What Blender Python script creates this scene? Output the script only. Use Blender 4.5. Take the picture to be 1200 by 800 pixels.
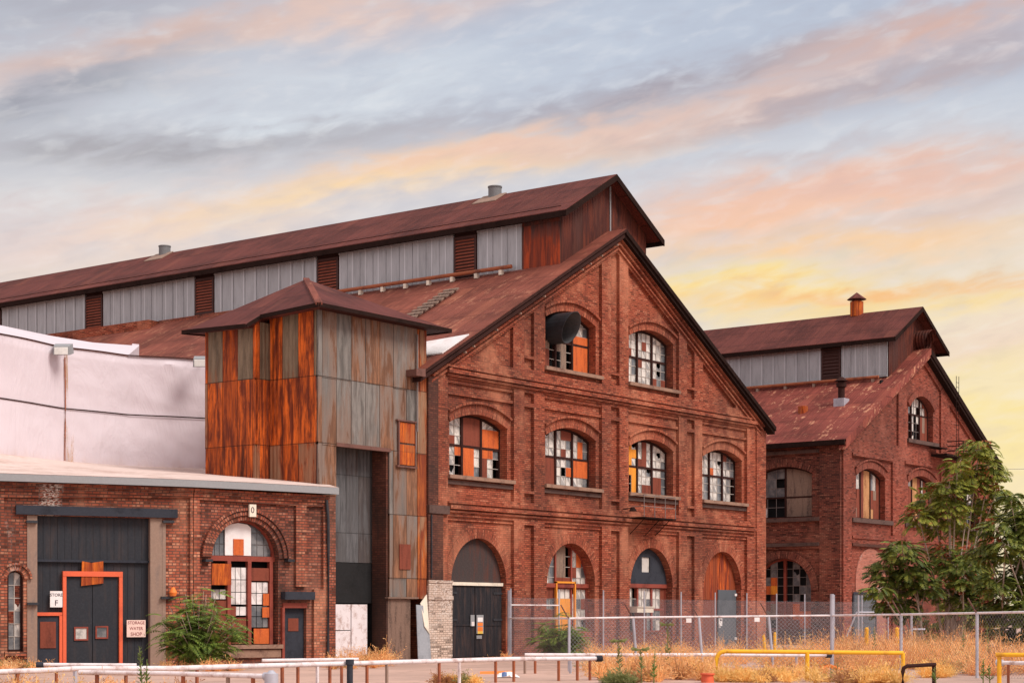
import bpy, math, random
from mathutils import Vector
from mathutils.geometry import tessellate_polygon
R_=math.radians
random.seed(7)
for o in list(bpy.data.objects): bpy.data.objects.remove(o)
S=bpy.context.scene; COL=S.collection
# ---------------------------------------------------------------- camera
EYE=1.75; FOC=2115.0; HY=720.0
FW=Vector((0.7991,0.6011)).normalized(); RT=Vector((FW.y,-FW.x))
cd=bpy.data.cameras.new('camera'); cam=bpy.data.objects.new('camera',cd); COL.objects.link(cam)
cd.sensor_width=36; cd.lens=36*FOC/1200; cd.shift_y=(HY-400)/1200; cd.clip_end=3000; cd.clip_start=0.3
cam.location=(0,0,EYE); cam.rotation_euler=(R_(90),0,math.atan2(FW.y,FW.x)-R_(90)); S.camera=cam
# ---------------------------------------------------------------- exposure
S.view_settings.view_transform='Standard'; S.view_settings.look='None'
S.view_settings.exposure=0.0; S.view_settings.gamma=1
SUN_EL=R_(47); SUN_TO=Vector((0.10,-1.0)).normalized(); SUN_STR=3.0; NISH=0.10
# ---------------------------------------------------------------- node helpers
class NT:
    def __init__(s,nt): s.nt=nt; s.L=nt.links
    def n(s,t,props=None,**inp):
        x=s.nt.nodes.new(t)
        for k,v in (props or {}).items(): setattr(x,k,v)
        for k,v in inp.items():
            k2=int(k[1:]) if k[0]=='_' and k[1:].isdigit() else k.replace('_',' ')
            s.put(x.inputs[k2],v)
        return x
    def put(s,sock,v):
        if isinstance(v,bpy.types.NodeSocket): s.L.new(v,sock)
        elif isinstance(v,(tuple,list)) and sock.type=='RGBA' and len(v)==3: sock.default_value=(*v,1)
        else: sock.default_value=v
    def m(s,op,a,b=0.0,c=None,clamp=False):
        x=s.nt.nodes.new('ShaderNodeMath'); x.operation=op; x.use_clamp=clamp
        s.put(x.inputs[0],a); s.put(x.inputs[1],b)
        if c is not None: s.put(x.inputs[2],c)
        return x.outputs[0]
    def mix(s,f,a,b,mode='MIX'):
        x=s.nt.nodes.new('ShaderNodeMix'); x.data_type='RGBA'; x.blend_type=mode; x.clamp_factor=True
        s.put(x.inputs[0],f); s.put(x.inputs[6],a); s.put(x.inputs[7],b); return x.outputs[2]
    def ramp(s,f,a,b,lo=0.0,hi=1.0):
        x=s.nt.nodes.new('ShaderNodeMapRange'); x.interpolation_type='SMOOTHSTEP'
        s.put(x.inputs[0],f); s.put(x.inputs[1],a); s.put(x.inputs[2],b); s.put(x.inputs[3],lo); s.put(x.inputs[4],hi); return x.outputs[0]
    def noise(s,vec,scale=1.0,detail=3,rough=.55,sc=None,off=(0,0,0),dist=0.0):
        if sc is not None or off!=(0,0,0):
            vec=s.n('ShaderNodeMapping',Vector=vec,Scale=sc or (1,1,1),Location=off).outputs[0]
        return s.n('ShaderNodeTexNoise',Vector=vec,Scale=scale,Detail=detail,Roughness=rough,Distortion=dist).outputs[0]
def lin(r,g,b):
    f=lambda c:(c/255/12.92) if c/255<=.04045 else ((c/255+.055)/1.055)**2.4
    return (f(r),f(g),f(b))
# ---------------------------------------------------------------- world: physical sky with a deck of evening cloud
W=bpy.data.worlds.new('World'); S.world=W; W.use_nodes=True; W.node_tree.nodes.clear(); T=NT(W.node_tree)
tc=T.n('ShaderNodeTexCoord').outputs['Generated']
sky=T.n('ShaderNodeTexSky',{'sky_type':'NISHITA','sun_disc':False,'sun_elevation':SUN_EL,'sun_rotation':math.atan2(SUN_TO.x,SUN_TO.y),'air_density':1.0,'dust_density':2.0})
sep=T.n('ShaderNodeSeparateXYZ',Vector=tc)
dx,dy,dz=sep.outputs
f_=T.m('ADD',T.m('MULTIPLY',dx,FW.x),T.m('MULTIPLY',dy,FW.y))
r_=T.m('ADD',T.m('MULTIPLY',dx,RT.x),T.m('MULTIPLY',dy,RT.y))
az=T.m('MULTIPLY',T.m('ARCTAN2',r_,f_),57.2958)          # degrees east of the street axis
el=T.m('MULTIPLY',T.m('ARCSINE',dz),57.2958)             # degrees of elevation
cv=T.n('ShaderNodeCombineXYZ',X=az,Y=el).outputs[0]
rot=T.n('ShaderNodeMapping',Vector=cv,Rotation=(0,0,R_(-11))).outputs[0]
n1=T.noise(rot,1.0,4,.5,sc=(.10,.42,1),dist=.4)
n2=T.noise(rot,1.0,5,.55,sc=(.26,1.0,1),off=(3.1,7.7,0),dist=.5)
n3=T.noise(rot,1.0,4,.5,sc=(.75,2.2,1),off=(1.1,2.7,0),dist=.3)
el2=T.m('ADD',T.m('ADD',el,T.m('MULTIPLY',T.m('SUBTRACT',n1,.5),2.6)),T.m('MULTIPLY',T.m('SUBTRACT',n3,.5),1.1))
warm=T.ramp(T.m('SUBTRACT',el2,T.m('MULTIPLY',az,.34)),10.5,.5)
blue=T.mix(T.ramp(el,8,19),lin(226,222,222),lin(186,195,212))
blue=T.mix(T.m('MULTIPLY',T.ramp(az,2,-16),.45),blue,lin(205,203,207))
base=T.mix(warm,blue,lin(252,233,196))
def band(col,a,b,w,x0,xw,amt,gate=None):
    """soft streak: centre line el = a + b*az, half width w, fading out away from az x0"""
    global base
    d=T.m('DIVIDE',T.m('SUBTRACT',el2,T.m('ADD',a,T.m('MULTIPLY',az,b))),w)
    g=T.m('EXPONENT',T.m('MULTIPLY',T.m('MULTIPLY',d,d),-1))
    e=T.m('DIVIDE',T.m('SUBTRACT',az,x0),xw)
    h=T.m('EXPONENT',T.m('MULTIPLY',T.m('MULTIPLY',e,e),-1))
    k=T.m('MULTIPLY',T.m('MULTIPLY',g,h),amt)
    k=T.m('MULTIPLY',k,T.ramp(n2,.32,.64,.50,1.2),clamp=True)
    base=T.mix(k,base,lin(*col))
def px(x,y): return math.degrees(math.atan((x-600)/FOC)), math.degrees(math.atan((720-y)/FOC))
def pband(col,p,q,w,amt,xw=None):
    (a0,e0),(a1,e1)=px(*p),px(*q); b=(e1-e0)/(a1-a0); band(col,e0-b*a0,b,w/FOC*57.3,(a0+a1)/2,xw or (abs(a1-a0)/2+1.5),amt)
pband((178,178,188),(-60,40),(240,-10),45,.7)
pband((198,207,222),(560,60),(900,20),60,.7)
pband((232,202,190),(0,110),(560,-10),26,.95)
pband((212,182,172),(60,95),(250,50),14,.6)
pband((160,160,170),(-80,180),(170,105),24,1.0)
pband((220,226,233),(150,160),(560,80),48,.8)
pband((174,171,176),(-60,215),(430,165),20,.85)
pband((178,174,180),(180,165),(430,150),12,.5)
pband((224,224,224),(-20,255),(330,225),24,.75)
pband((236,214,210),(-60,310),(420,225),36,.95)
pband((246,224,206),(-60,350),(300,290),26,.6)
pband((255,224,176),(270,250),(720,165),24,1.1)
pband((248,204,176),(430,205),(760,145),20,.8)
pband((243,208,192),(560,190),(980,95),26,.75)
pband((172,167,177),(600,135),(1000,72),17,.9)
pband((188,174,178),(760,160),(1260,78),18,.8)
pband((218,184,174),(980,85),(1260,30),22,.85)
pband((216,222,230),(720,225),(1260,140),26,.9)
pband((190,180,186),(880,195),(1040,175),12,.5)
pband((250,204,176),(740,265),(1160,215),34,1.1)
pband((234,194,180),(860,235),(1260,205),18,.7)
pband((224,200,194),(950,285),(1260,240),16,.6)
pband((253,212,168),(760,300),(1150,285),22,1.0)
pband((255,228,158),(740,350),(1040,340),24,1.2)
pband((252,198,138),(860,352),(1280,325),12,1.0)
pband((255,222,150),(900,375),(1280,350),14,.7)
pband((243,218,206),(1040,430),(1280,385),26,.85)
pband((255,232,160),(1000,520),(1280,500),80,.85)
base=T.mix(T.m('MULTIPLY',T.ramp(n3,.48,.72),.16),base,(1,.97,.94))
base=T.mix(T.m('MULTIPLY',T.ramp(n3,.50,.30),.10),base,lin(170,158,170))
# away from this quarter of the sky the same deck thins out to plain bright haze round the sun
quarter=T.m('MULTIPLY',T.ramp(T.m('ABSOLUTE',az),60,25),T.ramp(el,48,28))
base=T.mix(quarter,lin(232,222,226),base)
behind=T.ramp(f_,.1,-.7)
base=T.mix(1.0,base,T.mix(behind,(1,1,1),(1.35,1.28,1.22)),mode='MULTIPLY')
nish=T.mix(1.0,sky.outputs[0],(NISH,NISH,NISH),mode='MULTIPLY')
final=T.mix(.96,nish,base)
bg=T.n('ShaderNodeBackground',Color=final,Strength=1.0)
T.L.new(bg.outputs[0],T.n('ShaderNodeOutputWorld').inputs[0])
# ---------------------------------------------------------------- sun
sd=bpy.data.lights.new('sun','SUN'); sd.energy=SUN_STR; sd.angle=R_(24); sd.color=(1,.93,.86)
so=bpy.data.objects.new('sun',sd); COL.objects.link(so)
v=Vector((SUN_TO.x*math.cos(SUN_EL),SUN_TO.y*math.cos(SUN_EL),math.sin(SUN_EL)))
so.rotation_euler=v.to_track_quat('Z','Y').to_euler(); so.location=(0,-20,40)
# ---------------------------------------------------------------- survey helpers: ray of the photograph met with a real plane
def onY(x,y,Y):
    k=(x-600)/FOC; X=Y*(k*FW.y-RT.y)/(RT.x-k*FW.x); D=X*FW.x+Y*FW.y; return X,EYE+(HY-y)*D/FOC
def onX(x,y,X):
    k=(x-600)/FOC; Y=X*(RT.x-k*FW.x)/(k*FW.y-RT.y); D=X*FW.x+Y*FW.y; return Y,EYE+(HY-y)*D/FOC
def atD(x,D,z=0.0):
    p=FW*D+RT*((x-600)/FOC*D); return Vector((p.x,p.y,z))
def zD(y,D): return EYE+(HY-y)*D/FOC
# ---------------------------------------------------------------- materials
MATS={}
def newmat(name):
    m=bpy.data.materials.new(name); m.use_nodes=True; m.node_tree.nodes.clear(); t=NT(m.node_tree)
    MATS[name]=m; return m,t
def finish(t,col,rough=.8,bump=None,bs=.3,bd=.02,metal=0.0,spec=.3,**kw):
    b=t.n('ShaderNodeBsdfPrincipled'); t.put(b.inputs['Base Color'],col); t.put(b.inputs['Roughness'],rough)
    t.put(b.inputs['Metallic'],metal); t.put(b.inputs['Specular IOR Level'],spec)
    for k,v in kw.items(): t.put(b.inputs[k.replace('_',' ')],v)
    if bump is not None:
        bn=t.n('ShaderNodeBump',Strength=bs,Distance=bd,Height=bump); t.L.new(bn.outputs[0],b.inputs['Normal'])
    t.L.new(b.outputs[0],t.n('ShaderNodeOutputMaterial').inputs[0]); return b
def uv(t): return t.n('ShaderNodeUVMap',{'uv_map':'uv'}).outputs[0]
def pos(t): return t.n('ShaderNodeNewGeometry').outputs['Position']
def brick(name,c1,c2,mortar,soot=.35,white=0.0,pale=(.45,.22,.15),course=.088,sootc=(.035,.025,.022),paint=False,patch=.25,ms=.014,cv=.35):
    m,t=newmat(name); u=uv(t); p=pos(t)
    bt=t.n('ShaderNodeTexBrick',{'offset':.5,'squash':1.0},Vector=u,Color1=c1,Color2=c2,Mortar=mortar,Scale=1.0)
    bt.inputs['Mortar Size'].default_value=ms; bt.inputs['Mortar Smooth'].default_value=.3; bt.inputs['Bias'].default_value=-.1
    bt.inputs['Brick Width'].default_value=.25; bt.inputs['Row Height'].default_value=course
    s_=t.n('ShaderNodeSeparateXYZ',Vector=u); row=t.m('FLOOR',t.m('DIVIDE',s_.outputs[1],course)); colx=t.m('FLOOR',t.m('ADD',t.m('DIVIDE',s_.outputs[0],.25),t.m('MULTIPLY',t.m('MODULO',row,2),.5)))
    wn=t.n('ShaderNodeTexWhiteNoise',{'noise_dimensions':'2D'},Vector=t.n('ShaderNodeCombineXYZ',X=colx,Y=row).outputs[0]).outputs['Value']
    rw=t.n('ShaderNodeTexWhiteNoise',{'noise_dimensions':'1D'},W=row).outputs['Value']
    isb=t.m('SUBTRACT',1.0,bt.outputs['Fac'])
    col=bt.outputs[0]
    col=t.mix(t.m('MULTIPLY',t.m('MULTIPLY',t.ramp(wn,.72,.95),cv*1.7),isb),col,tuple(x*.28 for x in c1))
    col=t.mix(t.m('MULTIPLY',t.m('MULTIPLY',t.ramp(wn,.25,.02),cv),isb),col,pale)
    col=t.mix(t.m('MULTIPLY',t.ramp(rw,.6,1.0),.25),col,tuple(x*.5 for x in c1))
    big=t.noise(p,.22,5,.62)
    col=t.mix(t.m('MULTIPLY',t.ramp(big,.40,.66),soot),col,sootc)
    med=t.noise(p,1.0,5,.65,sc=(.5,.5,.25),off=(9,2,4))
    col=t.mix(t.m('MULTIPLY',t.ramp(med,.48,.70),patch),col,pale)
    col=t.mix(t.m('MULTIPLY',t.ramp(t.noise(p,1.0,6,.7,sc=(2.2,2.2,.35),off=(1,8,3)),.52,.75),soot*.9),col,sootc)
    if white>0:
        w1=t.noise(p,1.0,4,.6,sc=(.7,.7,.28),off=(4,4,1)); fn=t.noise(u,1.0,3,.7,sc=(9,16,1))
        k=t.m('MULTIPLY',t.ramp(w1,.70-white*.28,.82-white*.22),t.ramp(fn,.46,.56))
        col=t.mix(t.m('MULTIPLY',k,.85),col,(.62,.54,.48))
    finish(t,col,.88,bt.outputs['Fac'],-.6 if not paint else -.3,.012,spec=.15)
    return m
brick('brick_front',(.42,.108,.054),(.28,.060,.033),(.13,.046,.031),soot=.48,pale=(.62,.26,.15),patch=.42,cv=.46,course=.084)
brick('brick_dark',(.16,.055,.036),(.11,.04,.03),(.06,.03,.025),soot=.8,pale=(.24,.10,.06))
brick('brick_painted',(.68,.54,.44),(.56,.43,.35),(.34,.25,.2),soot=.35,white=.9,pale=(.7,.62,.55),paint=True,cv=.75,sootc=(.25,.15,.11),ms=.02)
brick('brick_second',(.34,.085,.050),(.24,.052,.034),(.12,.045,.033),soot=.45,pale=(.46,.17,.12),cv=.5)
brick('brick_second_shaded',(.30,.085,.052),(.16,.045,.033),(.09,.04,.032),soot=.55,pale=(.40,.17,.11),cv=.7)  # darker copy of the front brick: west side shade put into the colour
brick('brick_infill',(.48,.17,.12),(.40,.13,.09),(.30,.16,.12),soot=.15,pale=(.55,.26,.2),white=.25)
brick('brick_roundhouse',(.46,.125,.065),(.30,.07,.040),(.13,.065,.05),soot=.45,white=.36,pale=(.66,.33,.20),patch=.34,course=.098,ms=.02,cv=.6)
brick('brick_roundhouse_plain',(.36,.105,.058),(.24,.062,.04),(.10,.05,.04),soot=.6,white=.10,pale=(.50,.24,.16),course=.098,ms=.02,cv=.6)
def plainish(name,c,rough=.8,var=.35,dark=None,scale=1.5,streak=False,bump=.15,spec=.3,metal=0.0):
    m,t=newmat(name); p=pos(t); sc=(3,3,.5) if streak else (1,1,1)
    n=t.noise(p,scale,5,.65,sc=sc); n2=t.noise(p,scale*9,3,.6)
    d=dark or tuple(x*.35 for x in c)
    col=t.mix(t.m('MULTIPLY',t.ramp(n,.45,.72),var*1.6,clamp=True),c,d)
    col=t.mix(t.m('MULTIPLY',t.ramp(n2,.42,.7),var*.6),col,tuple(min(1,x*1.35+.01) for x in c))
    finish(t,col,rough,n2,bump,.01,spec=spec,metal=metal); return m
def rusty(name,grey,orange,dark,bias,sheet=(.8,2.45),voff=1.75,corr=.2,smear=.5,low=None,seam=.75,sw=.55):
    """sheet metal: each sheet has its own amount of rust; blotches run down the sheets; laps are dark with dirt"""
    m,t=newmat(name); u=uv(t); s=t.n('ShaderNodeSeparateXYZ',Vector=u); U,V=s.outputs[0],s.outputs[1]
    un=t.m('DIVIDE',U,sheet[0]); vn=t.m('DIVIDE',t.m('ADD',V,voff),sheet[1])
    wnn=t.n('ShaderNodeTexWhiteNoise',{'noise_dimensions':'2D'},Vector=t.n('ShaderNodeCombineXYZ',X=t.m('FLOOR',un),Y=t.m('FLOOR',vn)).outputs[0])
    wn=wnn.outputs['Value']; wc=t.n('ShaderNodeSeparateXYZ',Vector=wnn.outputs['Color']).outputs[1]
    a=t.noise(u,1.0,6,.68,sc=(1.3,.22,1),dist=.5); b=t.noise(u,1.0,6,.72,sc=(4.2,.55,1),off=(5,3,0),dist=.3); c=t.noise(u,1.0,3,.5,sc=(.30,.25,1),off=(2,9,0)); fine=t.noise(u,1.0,5,.8,sc=(14,4,1))
    f=t.m('ADD',t.m('ADD',t.m('MULTIPLY',a,1.1),t.m('MULTIPLY',c,.7)),t.m('ADD',t.m('MULTIPLY',wn,sw),bias-1.2))
    f=t.m('ADD',f,t.m('MULTIPLY',t.m('SUBTRACT',b,.5),.55))
    if low: f=t.m('ADD',f,t.ramp(V,low[0],low[1],low[2],low[3]))
    k=t.ramp(f,-.03,.09)
    g=t.mix(t.ramp(b,.35,.68),tuple(min(1,x*1.25) for x in grey),tuple(x*.5 for x in grey)); g=t.mix(t.m('MULTIPLY',wc,.55),g,tuple(x*.55 for x in grey))
    g=t.mix(t.m('MULTIPLY',t.ramp(fine,.5,.75),.35),g,tuple(x*.4 for x in grey))
    o=t.mix(t.ramp(b,.36,.60),orange,dark); o=t.mix(t.ramp(a,.56,.72),o,tuple(x*.45 for x in dark)); o=t.mix(t.m('MULTIPLY',t.ramp(fine,.5,.72),.5),o,dark); o=t.mix(t.m('MULTIPLY',t.ramp(wc,.5,1),.5),o,dark)
    col=t.mix(t.m('MULTIPLY',t.ramp(f,-.30,-.02),smear),g,tuple((x*.8+y*.7)*.6 for x,y in zip(grey,orange)))
    col=t.mix(k,col,o)
    fu=t.m('FRACT',un); fv=t.m('FRACT',vn)
    lap=t.m('MAXIMUM',t.m('LESS_THAN',fu,.035/sheet[0]*.8),t.m('LESS_THAN',fv,.035/sheet[1]))
    col=t.mix(t.m('MULTIPLY',lap,seam),col,tuple(x*.15 for x in dark))
    w=t.m('SINE',t.m('MULTIPLY',U,6.2832/corr))
    finish(t,col,.75,t.m('ADD',t.m('MULTIPLY',w,.8),t.m('MULTIPLY',b,1.4)),.6,.030,metal=.0,spec=.22); return m
rusty('rust_left',(.20,.15,.10),(.72,.145,.018),(.14,.026,.010),-.02,low=(12.7,9.5,-.14,.10),sw=1.05)
rusty('rust_front',(.20,.185,.17),(.32,.155,.085),(.15,.075,.045),-.10,smear=.75,low=(11,7,-.06,.12))
rusty('rust_strip',(.30,.20,.13),(.50,.14,.03),(.20,.045,.02),.20)
rusty('rust_gable',(.075,.028,.022),(.15,.036,.018),(.06,.016,.012),.15,seam=.5,sheet=(.8,9))
rusty('rust_orange_wall',(.09,.045,.04),(.46,.075,.02),(.16,.035,.02),.22,low=(19.6,17.6,-.42,.10),seam=.4,sheet=(.4,2.6))
rusty('rust_board',(.36,.11,.04),(.70,.17,.02),(.28,.05,.015),.30,sheet=(.6,1.4),seam=.3)
rusty('arch_boards',(.22,.05,.025),(.66,.13,.02),(.18,.03,.015),.12,sheet=(.4,9),seam=.5,sw=.7)
rusty('grey_panel',(.13,.13,.135),(.10,.085,.08),(.07,.06,.06),-.1,sheet=(.7,2.2),seam=.6)
def siding(name,c):
    m,t=newmat(name); u=uv(t); s=t.n('ShaderNodeSeparateXYZ',Vector=u); U=s.outputs[0]
    wn=t.n('ShaderNodeTexWhiteNoise',{'noise_dimensions':'1D'},W=t.m('FLOOR',t.m('DIVIDE',U,.82))).outputs['Value']
    b=t.noise(u,1.0,5,.65,sc=(4,.7,1)); col=t.mix(t.m('MULTIPLY',wn,.35),c,tuple(x*.62 for x in c)); col=t.mix(t.m('MULTIPLY',t.ramp(b,.4,.7),.5),col,tuple(x*.6 for x in c))
    fr=t.m('FRACT',t.m('DIVIDE',U,.82)); col=t.mix(t.m('MULTIPLY',t.m('LESS_THAN',fr,.06),.6),col,tuple(min(1,x*1.6) for x in c))
    w=t.m('SINE',t.m('MULTIPLY',U,6.2832/.16)); finish(t,col,.5,w,.3,.012,spec=.35,metal=.25)
siding('galvanised',(.40,.42,.44))
def roofm(name,c,patches=0.0,seam=.75):
    m,t=newmat(name); u=uv(t); s=t.n('ShaderNodeSeparateXYZ',Vector=u); U,V=s.outputs[0],s.outputs[1]
    un=t.m('DIVIDE',U,seam); vn=t.m('DIVIDE',V,2.1)
    wn=t.n('ShaderNodeSeparateXYZ',Vector=t.n('ShaderNodeTexWhiteNoise',{'noise_dimensions':'2D'},Vector=t.n('ShaderNodeCombineXYZ',X=t.m('FLOOR',un),Y=t.m('FLOOR',vn)).outputs[0]).outputs['Color'])
    a=t.noise(u,1.0,6,.62,sc=(.30,.45,1)); b=t.noise(u,1.0,5,.7,sc=(3.4,.6,1),off=(2,2,0))
    col=t.mix(t.ramp(a,.38,.66),c,tuple(x*.5 for x in c)); col=t.mix(t.m('MULTIPLY',t.ramp(b,.45,.72),.5),col,(c[0]*1.6,c[1]*1.7,c[2]*1.5))
    col=t.mix(t.m('MULTIPLY',wn.outputs[0],.30),col,tuple(x*.5 for x in c)); col=t.mix(t.m('MULTIPLY',t.ramp(wn.outputs[1],.8,1),.25),col,(c[0]*1.9,c[1]*2.2,c[2]*1.8))
    fr=t.m('FRACT',un); col=t.mix(t.m('MULTIPLY',t.m('LESS_THAN',fr,.06),.45),col,tuple(x*.3 for x in c))
    fv=t.m('FRACT',vn); col=t.mix(t.m('MULTIPLY',t.m('LESS_THAN',fv,.03),.6),col,tuple(x*.25 for x in c))
    if patches>0:
        q=t.noise(u,1.0,3,.5,sc=(.9,.55,1),off=(7,1,0)); q2=t.noise(u,1.0,5,.75,sc=(3.0,1.5,1),off=(1,6,0))
        col=t.mix(t.m('MULTIPLY',t.ramp(q,.48,.60),t.m('MULTIPLY',t.ramp(q2,.52,.60),patches)),col,(.60,.30,.18))
    finish(t,col,.75,t.m('ADD',t.m('SINE',t.m('MULTIPLY',U,6.2832/.19)),b),.35,.014,spec=.15)
roofm('roof_monitor',(.135,.038,.030)); roofm('roof_lower',(.235,.072,.050),.30); roofm('roof_second',(.235,.060,.046),.75); roofm('roof_tower',(.125,.036,.030))
plainish('fascia_dark',(.022,.012,.010),.9,.4,spec=.04); plainish('fascia_wood',(.15,.07,.055),.8,.6,streak=False)  # fascia_dark: shadow band under the eaves put into its near-black colour
plainish('stone',(.28,.17,.12),.9,.6,dark=(.10,.05,.04)); plainish('dark_sill',(.10,.06,.05),.9,.6)
plainish('frame_dark',(.040,.017,.014),.8,.4,spec=.08); plainish('frame_red',(.26,.055,.035),.6,.4); plainish('muntin',(.44,.40,.36),.6,.3)
plainish('muntin_dark',(.20,.17,.16),.6,.3)
plainish('pane_frosted',(.66,.64,.62),.35,.35,dark=(.34,.34,.34),scale=3,bump=.02,spec=.5); plainish('pane_white',(.78,.75,.73),.4,.2,scale=3,bump=.02)
plainish('board_orange',(.56,.12,.025),.7,.6,dark=(.27,.05,.018),streak=True); plainish('board_brown',(.20,.048,.026),.75,.45,streak=True); plainish('board_amber',(.80,.30,.03),.7,.3,streak=True)
plainish('board_grey',(.23,.16,.12),.8,.7,dark=(.10,.07,.06),streak=True)
plainish('black_paint',(.022,.022,.026),.7,.6,dark=(.07,.045,.04),streak=True,spec=.12); plainish('door_slate',(.030,.033,.040),.6,.55,dark=(.055,.045,.045),streak=True,spec=.12)
plainish('door_grey',(.085,.10,.115),.55,.3); plainish('tymp_dark',(.055,.043,.042),.7,.6,dark=(.10,.04,.03),streak=True,spec=.12)
plainish('board_tan',(.48,.25,.11),.8,.6,dark=(.20,.08,.03),streak=True); plainish('vent_grey',(.17,.175,.18),.7,.4,spec=.15); plainish('duct_inner',(.10,.10,.105),.6,.4); plainish('void',(.006,.006,.007),.9,.1); plainish('soot',(.012,.012,.013),.8,.4)  # last one: plain near-black for the tower recess, backing and panel
plainish('red_frame',(.72,.13,.055),.6,.3,dark=(.42,.07,.04)); plainish('jamb',(.28,.19,.145),.9,.5,dark=(.2,.15,.13),streak=True)
plainish('louver_red',(.26,.07,.04),.7,.3); plainish('louver_dark',(.055,.022,.018),.7,.3); plainish('white_paint',(.80,.77,.76),.55,.25,dark=(.5,.38,.33))
plainish('pipe_white',(.72,.67,.68),.6,.45,dark=(.30,.15,.10),scale=3.5); plainish('yellow',(.82,.43,.02),.6,.45,dark=(.36,.15,.03),scale=3); plainish('rust_post',(.32,.10,.045),.8,.5,dark=(.10,.04,.03))
plainish('galv_pipe',(.46,.47,.53),.45,.25,metal=.3); plainish('wire',(.30,.30,.32),.5,.1,metal=.2); plainish('cream',(.76,.68,.56),.8,.3); plainish('slate_blue',(.038,.042,.054),.8,.4,spec=.12)
plainish('roof_membrane',(.62,.50,.45),.8,.5,dark=(.40,.26,.21),scale=.5); plainish('eave_metal',(.27,.28,.29),.6,.4,dark=(.28,.28,.29)); plainish('pink_sign',(.85,.62,.54),.6,.1); plainish('ink',(.06,.04,.05),.6,.1); plainish('ink_red',(.30,.07,.07),.6,.1)
plainish('concrete_rust',(.19,.12,.09),.9,.7,dark=(.07,.045,.035),streak=True); plainish('grey_sheet',(.30,.32,.35),.6,.4)
plainish('bark',(.40,.31,.25),.9,.5,streak=True); plainish('hazard_orange',(.85,.22,.04),.6,.2); plainish('hazard_yellow',(.85,.55,.1),.6,.2); plainish('duct_black',(.028,.030,.036),.5,.5,spec=.35); plainish('blue_plastic',(.10,.16,.32),.5,.2); plainish('lamp_glass',(.7,.7,.66),.2,.2)
for nm,ca,cb,ro in (('pane_frosted',(.70,.66,.60),(.30,.29,.28),.3),('pane_white',(.80,.76,.74),(.60,.56,.54),.4)):
    m,t=newmat(nm+'_'); p=pos(t); rnd=t.n('ShaderNodeNewGeometry').outputs['Random Per Island']; n=t.noise(p,2.6,5,.7)
    c_=t.mix(t.ramp(rnd,.35,1.0),ca,cb); c_=t.mix(t.m('MULTIPLY',t.ramp(n,.45,.68),.6),c_,tuple(x*.45 for x in cb))
    finish(t,c_,ro,n,.1,.01,spec=.5); MATS[nm]=m
m,t=newmat('pane_glass'); p=pos(t); n=t.noise(p,2.0,4,.6)
finish(t,t.mix(t.ramp(n,.4,.65),(.10,.11,.12),(.22,.22,.22)),.12,spec=.6)
def tarpmat():
    m,t=newmat('tarp'); p=pos(t); u=uv(t)
    n=t.noise(p,.5,5,.6); c=t.mix(t.m('MULTIPLY',t.ramp(n,.4,.7),.35),(.66,.59,.63),(.56,.49,.52))
    s=t.n('ShaderNodeSeparateXYZ',Vector=u); 
    fold=t.noise(u,1.0,4,.6,sc=(.55,.28,1),dist=1.6)
    for z in (0,):
        low=t.ramp(t.m('ADD',s.outputs[1],t.m('MULTIPLY',t.noise(u,1.0,4,.7,sc=(1.5,.4,1)),1.2)),8.7,7.8)
        c=t.mix(t.m('MULTIPLY',low,.45),c,(.55,.36,.26))
    finish(t,c,.65,fold,.35,.22,spec=.2)
tarpmat()
def groundmat():
    m,t=newmat('asphalt'); p=pos(t)
    a=t.noise(p,.12,5,.6); b=t.noise(p,1.1,5,.7,off=(5,5,0)); c=t.noise(p,30,3,.7); d=t.noise(p,6,4,.7)
    col=t.mix(t.ramp(a,.4,.65),(.56,.38,.31),(.42,.29,.24)); col=t.mix(t.m('MULTIPLY',t.ramp(b,.48,.7),.6),col,(.26,.18,.15))
    col=t.mix(t.m('MULTIPLY',t.ramp(c,.45,.75),.5),col,(.55,.40,.32)); col=t.mix(t.m('MULTIPLY',t.ramp(d,.56,.75),.55),col,(.50,.26,.10))
    finish(t,col,.9,t.m('ADD',c,b),.4,.03,spec=.15)
groundmat()
def leafm(name,c1,c2,c3=None):
    m,t=newmat(name); p=pos(t); rnd=t.n('ShaderNodeNewGeometry').outputs['Random Per Island']
    col=t.mix(rnd,c1,c2); col=t.mix(t.m('MULTIPLY',t.ramp(t.noise(p,.9,3,.6),.4,.65),.5),col,tuple(x*.55 for x in c1))
    if c3: col=t.mix(t.ramp(t.noise(p,1.3,3,.6,off=(3,3,3)),.60,.68),col,c3)
    b=t.n('ShaderNodeBsdfPrincipled'); t.put(b.inputs['Base Color'],col); t.put(b.inputs['Roughness'],.55); t.put(b.inputs['Specular IOR Level'],.35)
    tr=t.n('ShaderNodeBsdfTranslucent',Color=col); mx=t.n('ShaderNodeMixShader',Fac=.25); t.L.new(b.outputs[0],mx.inputs[1]); t.L.new(tr.outputs[0],mx.inputs[2])
    t.L.new(mx.outputs[0],t.n('ShaderNodeOutputMaterial').inputs[0])
leafm('leaf_bush',(.09,.16,.035),(.30,.40,.07)); leafm('leaf_dark',(.075,.12,.025),(.28,.30,.05),None); leafm('leaf_tree',(.15,.20,.03),(.44,.43,.07),(.40,.15,.045))
leafm('straw',(.98,.60,.27),(.92,.44,.15),(.98,.74,.42)); leafm('straw_yellow',(.98,.70,.26),(.95,.54,.16)); leafm('straw_brown',(.52,.26,.12),(.40,.17,.07)); leafm('weed_green',(.20,.24,.08),(.32,.32,.12)); leafm('seed_red',(.32,.07,.03),(.42,.14,.05))
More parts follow.
